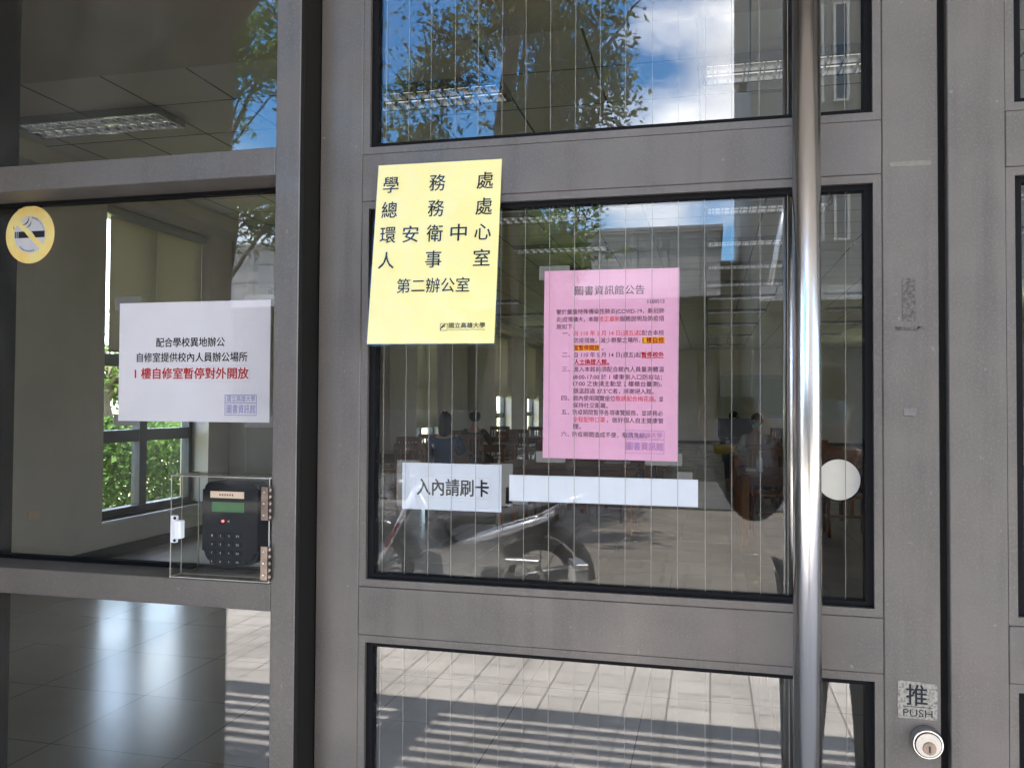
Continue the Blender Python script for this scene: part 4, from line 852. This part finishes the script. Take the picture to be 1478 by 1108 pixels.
# hedge and bushes outside the window wall
def leaf_box(name, label, x0, x1, y0, y1, z1, n, seed, cat='hedge', m='hedge'):
    g = np.random.default_rng(seed); C = np.stack([g.uniform(x0, x1, n), g.uniform(y0, y1, n), z1*(1-g.uniform(0, 1, n)**1.8)], 1)
    C[:, 2] += .12*np.sin(C[:, 1]*3+C[:, 0]*2)*(C[:, 2]/z1); nr = g.normal(0, 1, (n, 3)); nr /= np.linalg.norm(nr, axis=1)[:, None]
    u = np.cross(nr, g.normal(0, 1, (n, 3))); u /= np.linalg.norm(u, axis=1)[:, None]; v = np.cross(nr, u); s = g.uniform(.5, 1.1, (n, 1))*.06
    V = np.stack([C-u*s, C-v*s*.5, C+u*s, C+v*s*.5], 1).reshape(-1, 3); o = raw_mesh(name, V.tolist(), [(4*i, 4*i+1, 4*i+2, 4*i+3) for i in range(n)], m); return tag(o, label, cat)
leaf_box('hedge', 'clipped green hedge on the lawn outside the first window', -8.6, -7.2, 2, 18, 1.12, 60000, 5)
tree('garden_tree', 'pale green tree on the lawn beyond the first window', (-19, 22, 0), (-19, 22, 2.6), (-19, 22, 3.0), (3.0, 3.5, 1.9), 31, nl=16, leaf='leaf2', ls=.13, group=None)
tree('garden_tree', 'spreading green tree on the lawn further along the window wall', (-17, 32, 0), (-17, 32, 3), (-17, 32, 3.6), (3.4, 4, 2.6), 33, nl=16, leaf='leaf2', ls=.13, group=None)
# fallen leaves on the paving
g = np.random.default_rng(11); n = 260; C = np.stack([g.uniform(-2.6, 1.4, n), -4.2-7*g.uniform(0, 1, n)**1.2, np.full(n, .006)], 1); a = g.uniform(0, 6.28, n); s = g.uniform(.010, .026, n)
u = np.stack([np.cos(a)*s, np.sin(a)*s, g.uniform(-.006, .016, n)], 1); v = np.stack([-np.sin(a)*s*.5, np.cos(a)*s*.5, g.uniform(-.003, .006, n)], 1)
V = np.stack([C-u, C-v, C+u, C+v], 1).reshape(-1, 3); V[:, 2] = np.maximum(V[:, 2], .002)
tag(raw_mesh('fallen_leaves', V.tolist(), [(4*i, 4*i+1, 4*i+2, 4*i+3) for i in range(n)], 'litter'), 'small yellow leaves scattered over the sunlit paving', 'leaves', kind='stuff')

# ------------------------------------------------------------------ motorcycle
bk = thing('motorcycle', (-1.7, -4.0, 0), 'small parked motorcycle with a long black seat, facing left in the reflection', 'motorcycle')
def wheel(cx, r):
    w = MB().tube([(cx+(r-.035)*math.cos(a), -4.0, r+(r-.035)*math.sin(a)) for a in np.linspace(0, 2*math.pi, 33)[:-1]], .036, 10, closed=True).build('wheel', 'tyre', bk)
    MB().tube([(cx+(r-.075)*math.cos(a), -4.0, r+(r-.075)*math.sin(a)) for a in np.linspace(0, 2*math.pi, 33)[:-1]], .012, 8, closed=True).build('rim', 'darkmetal', w)
    s = MB()
    for k in range(12): a = k*math.pi/6; s.tube([(cx, -4.0+(.02 if k % 2 else -.02), r), (cx+(r-.08)*math.cos(a), -4.0, r+(r-.08)*math.sin(a))], .004, 5)
    s.tube([(cx, -4.06, r), (cx, -3.94, r)], .03, 12); s.build('spokes', 'darkmetal', w)
wheel(-2.30, .27); wheel(-1.12, .27)
mb = MB()
for s in (-.07, .07): mb.tube([(-2.30, -4+s, .27), (-2.13, -4+s*.9, .58), (-2.0, -4+s*.7, .86)], .021, 10)
mb.build('fork', 'bikewhite', bk)
g = MB()
for s in (-.094, .094): g.obox((-2.16, -4+s, .52), (.5, 0, .87), (0, 1, 0), (-.87, 0, .5), (.10, .003, .012))
g.build('fork_stripe', 'bikered', bk)
MB().tube([(-2.30+.31*math.cos(a), -4, .27+.31*math.sin(a)) for a in np.linspace(R(15), R(150), 12)], .05, 8).build('front_mudguard', 'bikeblack', bk)
mb = MB().tube([(-2.02, -4, .84), (-1.90, -4, .60), (-1.72, -4, .42), (-1.45, -4, .38), (-1.2, -4, .50), (-.98, -4, .68)], [.03, .06, .06, .05, .04, .03], 10); mb.build('frame', 'bikeblack', bk)
mb = MB().prism([(-1.78, .28), (-1.45, .24), (-1.32, .36), (-1.40, .50), (-1.62, .52), (-1.80, .44)], -4.10, -3.90); mb.build('engine', 'galv', bk)
P = [((-1.80, -4, .58), .05), ((-1.68, -4, .66), (.10, .06)), ((-1.45, -4, .66), (.12, .055)), ((-1.2, -4, .72), (.115, .05)), ((-.98, -4, .78), (.07, .035)), ((-.86, -4, .82), .025)]
P = [(tuple(Vector(p)-Vector((-1.7, -4, 0))), r) for p, r in P]
skin_obj('seat', P, [(k, k+1) for k in range(5)], 'bikeblack', bk)
for s in (-1, 1):
    MB().tube([(-1.62, -4+s*.12, .50), (-1.3, -4+s*.13, .60), (-1.05, -4+s*.12, .69)], [.02, .032, .02], 8).build('side_trim', 'bikewhite', bk)
mb = MB(); mb.tube([(-1.12, -3.88, .70), (-.88, -3.88, .82), (-.80, -4, .84), (-.88, -4.12, .82), (-1.12, -4.12, .70)], .012, 8); mb.build('grab_rail', 'chrome', bk)
MB().box(-.85, -.815, -4.04, -3.96, .71, .745, .012).build('tail_light', 'bikered', bk)
mb = MB().tube([(-1.98, -4.30, .93), (-2.0, -4.12, .92), (-2.03, -4, .89), (-2.0, -3.88, .92), (-1.98, -3.70, .93)], .012, 8); hbk = mb.build('handlebar', 'chrome', bk)
for s in (-1, 1): MB().tube([(-1.98, -4+s*.31, .93), (-1.97, -4+s*.20, .925)], .018, 8).build('grip', 'bikeblack', hbk)
MB().ball((-2.13, -4, .84), (.085, .09, .085), 16, 10).build('headlight', 'darkmetal', bk)
for s in (-1, 1):
    mm = MB().tube([(-2.0, -4+s*.2, .93), (-1.98, -4+s*.26, 1.08)], .005, 6).build('mirror', 'black', bk); MB().ball((-1.98, -4+s*.27, 1.11), (.02, .055, .04), 12, 8).build('mirror_back', 'darkmetal', mm)
MB().tube([(-1.5, -3.86, .30), (-1.25, -3.85, .28), (-.85, -3.85, .36)], [.02, .04, .05], 10).build('exhaust', 'darkmetal', bk)
MB().tube([(-1.12+.33*math.cos(a), -4, .27+.33*math.sin(a)) for a in np.linspace(R(0), R(120), 10)], .045, 8).build('rear_mudguard', 'bikeblack', bk)
bk.location.y -= .28
for k, (x, lab) in enumerate(((-1.15, 'low galvanised rack hoop nearer the motorcycle seat'), (-.80, 'low galvanised rack hoop right of the motorcycle'))):
    r = thing('rack_hoop', (x, -3.86, 0), lab, 'bike rack', 'hoops of the metal bike rack'); y = -3.86
    mb = MB(); mb.box(x-.11, x+.11, y-.04, y+.04, .435, .468, .004); mb.build('top_plate', 'galv', r)
    for s in (-1, 1): MB().obox((x+s*.178, y, .236), (s*.40, 0, -.92), (0, 1, 0), (.92*s, 0, .40), (.240, .035, .006)).build('leg', 'galv', r)
    if k: r.rotation_euler = (0, 0, R(68))

# ------------------------------------------------------------------ the photographer, mirrored in the glass
pg = thing('person', (.42, -1.72, 0), 'photographer in a dark knit jacket and face mask holding up a phone outside the door', 'person')
o = Vector((.42, -1.72, 0))
def L_(P): return [(tuple(Vector(p)-o), r) for p, r in P]
P = [((.42, -1.72, .86), (.155, .12)), ((.42, -1.725, 1.02), (.135, .105)), ((.41, -1.72, 1.18), (.165, .11)), ((.40, -1.71, 1.31), .052), ((.39, -1.70, 1.385), .062), ((.385, -1.69, 1.46), (.078, .094)), ((.385, -1.69, 1.52), .062)]
E_ = [(0, 1), (1, 2), (2, 3), (3, 4), (4, 5), (5, 6)]
arms = {}
for s, sh, el, wr in ((-1, (.235, -1.70, 1.225), (.135, -1.50, 1.10), (.005, -1.365, 1.33)), (1, (.575, -1.70, 1.225), (.50, -1.47, 1.07), (.185, -1.38, 1.335))):
    i = len(P); P += [(sh, .055), (el, .043), (wr, .028)]; E_ += [(2, i), (i, i+1), (i+1, i+2)]; arms[s] = (i, wr)
for s in (-1, 1):
    i = len(P); x = .42+s*.10; P += [((x, -1.72, .80), .092), ((x+s*.015, -1.70, .46), .062), ((x+s*.02, -1.73, .10), .045), ((x+s*.03, -1.61, .04), (.045, .032))]; E_ += [(0, i), (i, i+1), (i+1, i+2), (i+2, i+3)]
i = len(P); P += [((.382, -1.592, 1.455), .015), ((.302, -1.70, 1.46), .018), ((.468, -1.70, 1.46), .018)]; E_ += [(5, i), (5, i+1), (5, i+2)]
bd = skin_obj('body', L_(P), E_, 'skin', pg)
for args in (((.005, -1.365, 1.33), (-.022, -1.335, 1.405), (0, -1, .1), (1, .1, .0)), ((.185, -1.38, 1.335), (.15, -1.335, 1.405), (0, -1, .1), (-1, .1, .0))):
    hp, he = hand(*args, None); join_into(bd, skin_obj('hand', L_(hp), he, 'skin', pg))
gr = lambda idx, k: [(P[a][0], tuple(q+k for q in (P[a][1] if isinstance(P[a][1], tuple) else (P[a][1], P[a][1])))) for a in idx]
idx = [0, 1, 2, 7, 8, 9, 10, 11, 12]; rm = {a: b for b, a in enumerate(idx)}
skin_obj('jacket', L_(gr(idx, .017)), [(rm[a], rm[b]) for a, b in E_ if a in rm and b in rm], 'jacket', pg)
idx = [0, 13, 14, 15, 17, 18, 19]; rm = {a: b for b, a in enumerate(idx)}
skin_obj('trousers', L_(gr(idx, .020)), [(rm[a], rm[b]) for a, b in E_ if a in rm and b in rm], 'trousers', pg)
for s in (-1, 1): MB().ball((.42+s*.125, -1.66, .045), (.052, .125, .045), 14, 8).build('shoe', 'shoe', pg)
MB().ball((.385, -1.712, 1.495), (.098, .108, .098), 22, 14).ball((.388, -1.755, 1.40), (.085, .06, .12), 18, 12).build('hair', 'hair', pg)
MB().ball((.383, -1.625, 1.425), (.062, .058, .048), 18, 12).build('face_mask', 'mask', pg)
mb = MB()
for s in (-1, 1): mb.ball((.384+s*.032, -1.607, 1.475), (.014, .008, .008), 10, 8)
mb.build('eyes', 'black', pg)
ph = thing('phone', (.065, -1.296, 1.44), 'black phone held sideways in both hands of the photographer', 'phone')
MB().box(-.012, .128, -1.3005, -1.2925, 1.405, 1.473, .003, seg=2).build('phone_body', 'black', ph); MB().lathe([(.005, 0), (.0045, .0008)], (.0, -1.2925, 1.462), 'y', 16).build('lens', 'bglass', ph)
